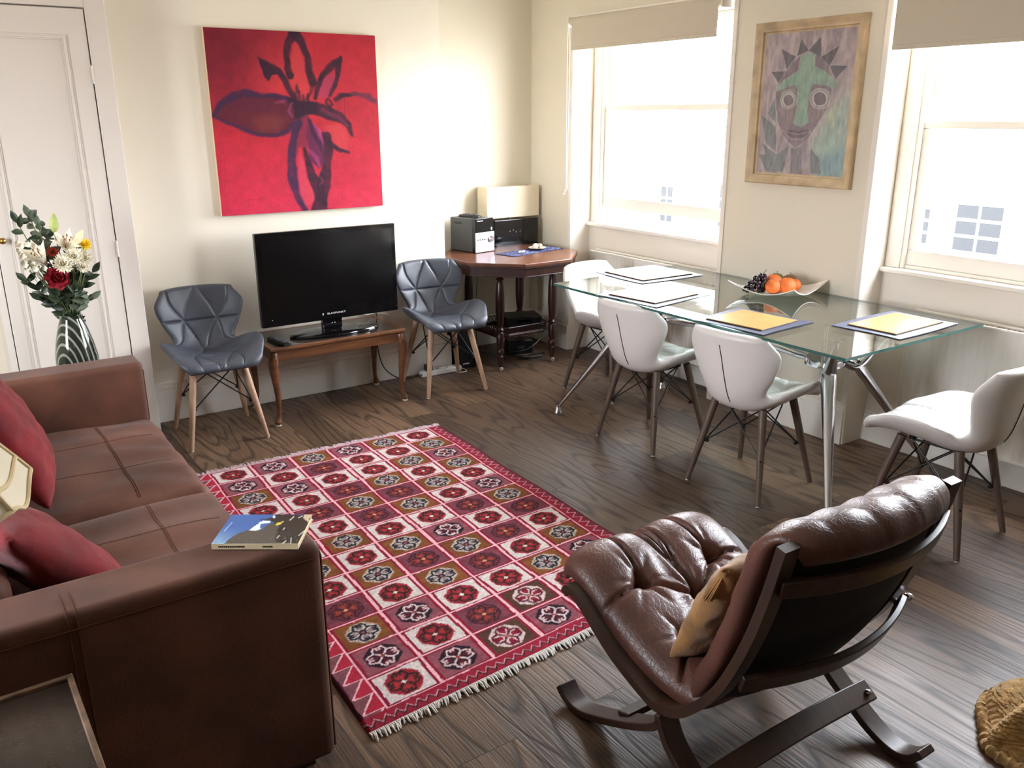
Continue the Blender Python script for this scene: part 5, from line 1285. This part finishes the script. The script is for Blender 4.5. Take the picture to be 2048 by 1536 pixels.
b.build('stem', M_stem, t); o = b2.build('blossoms', M_petw, t, angle=80)
leaf_specs = [(-.155, 1.215, -.01, M_leaf, 'thin dark leafy sprig standing at the upper left of the bouquet'), (-.10, 1.235, -.02, M_leaf2, 'grey green leafy sprig at the top of the bouquet'), (-.075, 1.20, .0, M_leaf2, 'short grey green sprig left of the green bud'),
    (-.04, 1.14, -.03, M_leaf, 'dark leaves behind the top of the bouquet'), (.07, 1.09, -.03, M_leaf, 'dark leaves behind the yellow flower'), (-.16, .965, .0, M_leaf, 'dark sprig poking out left below the wax flowers'), (-.115, .885, .02, M_leaf, 'toothed dark leaves hanging low at the left of the vase neck'), (.095, .87, .02, M_leaf2, 'grey green leaves low at the right of the vase neck'),
    (.125, .985, .01, M_leaf, 'long dark leaf reaching right below the yellow flower'), (-.06, .90, .05, M_leaf, 'dark leaves in front below the rose'), (.02, .92, .05, M_leaf, 'dark leaves in front right of the rose'), (-.02, 1.0, .0, M_leaf, 'dark leaves in the heart of the bouquet'), (.05, .96, .0, M_leaf, 'dark leaves under the white chrysanthemums')]
for px, z, py, m, lb in leaf_specs: leafy(lb, Hd(px, z, py), m, 17, .056, .027)
t = thing('flower_stems', 'mass of green stems rising from the neck of the vase', 'stems', (VX, VY, 0)); t['kind'] = 'stuff'; b = B()
for k in range(64): stem(b, Hd(rnd.uniform(-.11, .09), rnd.uniform(.94, 1.03), rnd.uniform(-.04, .05)), .0019)
b.build('stem', M_stem, t)

# ------------------------------------------------------------------ brown leather armchair
ax0, ay0 = 1.638, 1.263
t = thing('leather_armchair', 'low brown buttoned leather armchair on a dark bentwood frame, seen from behind', 'armchair', (ax0, ay0, 0), math.radians(-.8))
ARM = t
def leather_mat():
    m = mat('brown_leather', (94, 58, 47), .40, noise=.28, nscale=5, spec=.5); n = m.node_tree; bs = n.nodes['Principled BSDF']; N = n.nodes.new; K = n.links.new
    tc = N('ShaderNodeTexCoord'); vo = N('ShaderNodeTexVoronoi'); vo.feature = 'DISTANCE_TO_EDGE'; vo.inputs['Scale'].default_value = 70; K(tc.outputs['Object'], vo.inputs['Vector'])
    mr = N('ShaderNodeMapRange'); mr.inputs[1].default_value = 0; mr.inputs[2].default_value = .08; K(vo.outputs['Distance'], mr.inputs[0])
    bp = N('ShaderNodeBump'); bp.inputs['Strength'].default_value = .22; bp.inputs['Distance'].default_value = .002; K(mr.outputs[0], bp.inputs['Height']); K(bp.outputs[0], bs.inputs['Normal']); return m
M_lea = leather_mat()
rail = [(.418, .352), (.405, .372), (.375, .368), (.33, .348), (.21, .275), (.08, .228), (.02, .222), (-.06, .262), (-.15, .370), (-.205, .48), (-.245, .59), (-.275, .70), (-.300, .812)]
for sx in (-1, 1):
    P_ = cr([(sx*.295, y, z) for y, z in rail], 6)
    B().sweep(P_, .046, .024).build('side_rail', M_dkwood, t, bevel=.004)
    ft = cr([(sx*.30, y, z) for y, z in [(.422, .044), (.392, .022), (.345, .013), (.28, .030), (.14, .098), (.03, .165), (.0, .205)]], 6)
    B().sweep(ft, .062, .022).build('front_leg', M_dkwood, t, bevel=.004)
    bt = cr([(sx*.30, y, z) for y, z in [(-.345, .058), (-.315, .026), (-.268, .013), (-.20, .032), (-.12, .078), (-.03, .142), (.012, .215)]], 6)
    lg = B().sweep(bt, .062, .022).build('rear_leg', M_dkwood, t, bevel=.004)
    B().cyl((sx*.30, -.15, .088), (sx*.30, -.158, .103), .0, n=4)
def slat(y, z, bow, hgt, th, tilt, name, up=0.0, w_=.60, sag=0.0):
    pts = [Vector((x, y-bow*(1-(2*x/w_)**2), z+up*(1-(2*x/w_)**2)-sag*(1-(2*x/w_)**2))) for x in np.linspace(-w_/2, w_/2, 21)]
    return B().sweep(pts, hgt, th, ref=(0, math.sin(tilt), math.cos(tilt))).build(name, M_dkwood, t, bevel=.004)
slat(-.292, .712, .075, .045, .018, -.25, 'back_slat')
slat(-.215, .435, .07, .052, .018, -.4, 'back_slat')
st = slat(-.148, .112, -.0, .060, .018, 1.0, 'rear_stretcher', up=.012, w_=.66)
slat(.165, .098, 0, .05, .018, 1.9, 'front_stretcher', w_=.60)
b = B()
for sx in (-1, 1):
    b.ball((sx*.305, -.160, .122), (.010, .010, .008), 12, 8)
b.build('bolt', M_chrome, st)
b = B(); b.ball((.318, -.225, .45), (.014, .014, .010), 10, 8); b.ball((.318, -.20, .415), (.012, .012, .012), 10, 8); b.cyl((.30, -.215, .44), (.325, -.215, .44), .007, n=10); b.build('back_bolt', M_chrome, t)
# canvas sling
prof_s = [(.36, .345), (.21, .262), (.06, .225), (-.07, .285), (-.165, .40), (-.215, .50), (-.25, .60), (-.276, .70), (-.292, .775)]
PS = cr([(0, y, z) for y, z in prof_s], 5)
def sling(u, v, off=0):
    i = v*(len(PS)-1); k = min(int(i), len(PS)-2); p = PS[k].lerp(PS[k+1], i-k); T_ = (PS[k+1]-PS[k]).normalized(); nrm = Vector((0, T_.z, -T_.y)) # outward (below / behind)
    a = (u*2-1); s_ = .048*(1-a*a)*math.sin(PI*min(1, max(.15, v)))**.4
    if v > .7: s_ = .048*(1-a*a)
    n_ = -nrm if nrm.y > 0 or False else nrm
    q = p+Vector((0, -abs(T_.z), -abs(T_.y)))*(s_+off)
    return Vector((a*.275, q.y, q.z))
b = B(); b.grid(lambda u, v: sling(u, v, 0), 21, 40); b.grid(lambda u, v: sling(u, v, .003), 21, 40)
b.build('canvas_sling', mat('black_canvas', (12, 12, 16), .85), t)
# leather cushions
def cush(name, prof, hw, thk, f_disp, m, nu=61, nv=61, endp=8, back=.25, sag=None):
    P_ = cr([(0, y, z) for y, z in prof], 12); cum = [0]
    for i in range(1, len(P_)): cum.append(cum[-1]+(P_[i]-P_[i-1]).length)
    L_ = cum[-1]
    def base(v):
        s_ = v*L_; y = interp(s_, cum, [p.y for p in P_]); z = interp(s_, cum, [p.z for p in P_]); e_ = 1e-3*L_
        y2 = interp(s_+e_, cum, [p.y for p in P_]); z2 = interp(s_+e_, cum, [p.z for p in P_]); y1_ = interp(s_-e_, cum, [p.y for p in P_]); z1_ = interp(s_-e_, cum, [p.z for p in P_])
        T_ = Vector((0, y2-y1_, z2-z1_)).normalized(); return Vector((0, y, z)), Vector((0, T_.z, -T_.y))  # normal (up/forward when running from front to back)
    def pt(u, v, sg):
        a = u*2-1; c_, n_ = base(v)
        e_ = (max(0, 1-abs(a)**endp)**.5)*(max(0, 1-abs(2*v-1)**(endp*1.6))**.5)
        th_ = thk*(1+f_disp(a, v)) if sg > 0 else thk*back
        sg_ = sag(a, v) if sag else 0
        return c_+Vector((a*hw*(1-.09*max(0, (abs(v-.5)-.34)/.16)**2), -sg_, 0))+n_*(sg*th_*e_)
    b = B(); b.grid(lambda u, v: pt(u, v, 1), nu, nv); b.grid(lambda u, v: pt(u, v, -1), nu, nv)
    return b.build(name, m, t, weld=True, angle=100), pt, base
# seat: runs from the rolled front to the back
seat_prof = [(.485, .345), (.455, .385), (.40, .382), (.30, .335), (.18, .282), (.05, .250), (-.06, .262), (-.12, .31)]
btn = [(-.48, .30), (.48, .30), (-.50, .62), (.50, .62), (0, .46)]
def seat_d(a, v):
    d = .18*(1-abs(a)**2.5)*0
    for (bx, bv) in btn:
        r2 = ((a-bx)*.29)**2+((v-bv)*.62)**2; d -= .55*math.exp(-r2/.0006)+.08*math.exp(-r2/.004)
        an = math.atan2((v-bv)*.62, (a-bx)*.29); rr = math.sqrt(r2); d -= .10*(max(0, math.cos(an*6+bx*3))**6)*math.exp(-((rr-.045)/.04)**2)
    # creases between buttons
    def cre(p, q, w_=.007, am=.30):
        ax_, ay_, bx_, by_ = p[0]*.29, p[1]*.62, q[0]*.29, q[1]*.62; x_, y_ = a*.29, v*.62
        t_ = max(0, min(1, ((x_-ax_)*(bx_-ax_)+(y_-ay_)*(by_-ay_))/((bx_-ax_)**2+(by_-ay_)**2))); dd = math.hypot(x_-ax_-t_*(bx_-ax_), y_-ay_-t_*(by_-ay_)); return am*math.exp(-(dd/w_)**2)
    for p, q in ((btn[0], btn[4]), (btn[1], btn[4]), (btn[2], btn[4]), (btn[3], btn[4]), (btn[0], (-.38, -.02)), (btn[1], (.38, -.02)), (btn[4], (0, -.05)), (btn[4], (-.12, -.05)), (btn[4], (.13, -.05)), (btn[4], (0, 1)), (btn[0], (-1, .34)), (btn[1], (1, .34)), (btn[2], (-.9, .8)), (btn[3], (.9, .8))): d -= cre(p, q)
    d -= .22*math.exp(-(a/.35)**2)*(1-v)**1.5
    d += .05*math.sin(a*23+v*9)*math.exp(-(a/.3)**2)
    return d
so, spt, sbase = cush('seat_cushion', seat_prof, .285, .078, seat_d, M_lea, 91, 91, 5)
for i, (bx, bv) in enumerate(btn):
    p = spt((bx+1)/2, bv, 1); c_, n_ = sbase(bv)
    q = n_.to_track_quat('Z', 'Y').to_matrix(); B().ball(p+n_*.002, (.0105, .0105, .006), 14, 8, R=q).build('button', M_lea, so)
back_prof = [(-.03, .25), (-.085, .33), (-.125, .42), (-.160, .53), (-.190, .64), (-.212, .72), (-.232, .775), (-.262, .803), (-.298, .793), (-.316, .762)]
def back_d(a, v):
    d = 0
    d -= .52*max(0, min(1, (v-.76)/.12))
    for vv in (.33, .52): d -= .20*math.exp(-((v-vv)*.62/.010)**2)*(1-abs(a)**10)
    for aa in (-.5, 0, .5): d -= .0
    for aa in (-.66, -.25, .2, .62): d -= .07*math.exp(-((a-aa)*.3/.008)**2)*max(0, (v-.70)/.3)*.6
    d += .03*math.sin(a*17+v*31)
    return d
def back_sag(a, v): return .050*(1-a*a)*min(1, v*2.2)
bo, bpt, bbase = cush('back_cushion', back_prof, .285, .095, back_d, M_lea, 71, 81, 3.6, .22, back_sag)
b = B(); L_ = [bpt(u, .80, 1)+Vector((0, -.001, .0012)) for u in np.linspace(.04, .96, 40)]; b.tube(L_, .0022, 6); b.build('seam', M_seam, bo)
# small tasselled pillow on the armchair
o = pillow('tassel_pillow', (.36, .38), .12, M_mustard, (1.575, 1.245, .475), (math.radians(-64), 0, math.radians(-4)), seed=2, wr_=.004)
tag(o, 'mustard velvet pillow with corner tassels on the brown leather armchair', 'pillow')
for (px, py) in ((-1, -1), (-1, 1), (1, -1), (1, 1)):
    mm_ = Matrix.Identity(3); b = B(); e_ = Euler((math.radians(-64), 0, math.radians(-4))).to_matrix(); c_ = e_ @ Vector((px*.165, py*.175, 0)); ti = e_.inverted()
    dn = Vector((0, 0, -1)) if py > 0 else Vector((-.25 if px < 0 else .1, .3, -.9))
    b.ball(ti @ c_, .011, 10, 8)
    for k in range(22):
        an = k*2.4; r_ = .014*math.sqrt((k+.5)/22); p0 = c_; p1 = c_+dn*.03+Vector((math.cos(an)*r_*.6, math.sin(an)*r_*.6, 0)); p2 = c_+dn*.085+Vector((math.cos(an)*r_, math.sin(an)*r_, 0)); b.tube([ti @ p0, ti @ p1, ti @ p2], .0022, 5)
    q = b.build('tassel', M_mustard, o)

# knitted throw heaped at the lower right
M_knit = mat('mustard_knit', (204, 164, 104), .9, noise=.25, nscale=26, bump=.5, bscale=130, sheen=.3, spec=.15)
KX, KY = 2.375, .70
t = thing('knitted_throw', 'mustard cable-knit throw with a ribbed hem heaped on the floor in the lower right corner', 'throw', (KX, KY, 0))
def knit(u, v):
    an = 2*PI*u; r = .25*(1-v)**.55; base_r = 1+.10*math.sin(3*an+1)+.06*math.sin(5*an); z = .165*v**.75
    fold = .028*math.sin(9*an+3*math.sin(2*an)+v*3)*(1-v)**.5*min(1, v*6+.2); kn = .006*abs(math.sin(38*an))*(v < .16)+.011*abs(math.sin(18*an+2.2*math.sin(46*v)))*(v >= .16)*(1-v)**.5
    R_ = r*base_r+fold+kn
    return Vector((R_*math.cos(an), R_*math.sin(an), z+.02*math.sin(4*an+7*v)*v*(1-v)*2))
b = B(); b.grid(knit, 460, 90, closed_u=True); b.build('knit_body', M_knit, t, angle=100)
b = B(); pts = [knit(i/200, 0.0)+Vector((0, 0, .012)) for i in range(201)]
b.tube(pts, [.016+.0035*math.sin(i*2.2) for i in range(201)], 9, cap=False); b.build('ribbed_hem', M_knit, t)

# ------------------------------------------------------------------ houses across the street
M_stucco = mat('white_stucco', (232, 230, 224), .8); M_pane = mat('dark_pane', (42, 43, 44), .9, spec=0.0); M_fr = mat('white_window_frame', (210, 210, 206), .6)
from mathutils import Vector as V3
def house(x, y0, y1, z1, label, wins):
    t = thing('townhouse', label, 'house', (x, (y0+y1)/2, -7), 0, 'houses across the street')
    yc = (y0+y1)/2
    B().span(0, 4, y0-yc, y1-yc, 0, z1+7).build('wall', M_stucco, t, smooth=False)
    for (yy, zz, w_, h_) in wins:
        f_ = B().span(-.02, .06, yy-yc-w_/2-.07, yy-yc+w_/2+.07, zz+7-.07, zz+7+h_+.07).build('window', M_fr, t, smooth=False)
        b = B()
        for i in range(2):
            for j in range(3): b.span(-.03, -.018, yy-yc-w_/2+i*w_/2+.03, yy-yc-w_/2+(i+1)*w_/2-.03, zz+7+j*h_/3+.03, zz+7+(j+1)*h_/3-.03)
        b.build('pane', M_pane, f_, smooth=False)
house(17.0, 1.0, 13.2, 4.5, 'white house opposite seen through the right hand window', [(9.95, -.95, .45, .75), (8.75, -1.0, .95, .95), (6.6, -.95, 1.0, 1.5), (4.2, -.95, 1.0, 1.5), (9.4, -3.4, 1.0, 1.5), (6.6, -3.4, 1.0, 1.5), (4.2, -3.4, 1.0, 1.5)])
house(17.2, 13.4, 26, 3.8, 'white house opposite seen through the left hand window', [(17.5, -1.25, .5, 1.0), (19.6, -1.3, .7, .9), (22.4, -1.2, .8, 1.1), (15.2, -1.2, .8, 1.1)])
o = B().span(4.6, 30, -10, 40, -7.2, -7).build('street', mat('street_asphalt', (120, 120, 118), .9), None, smooth=False); tag(o, 'grey street far below the windows', 'street', kind='structure')
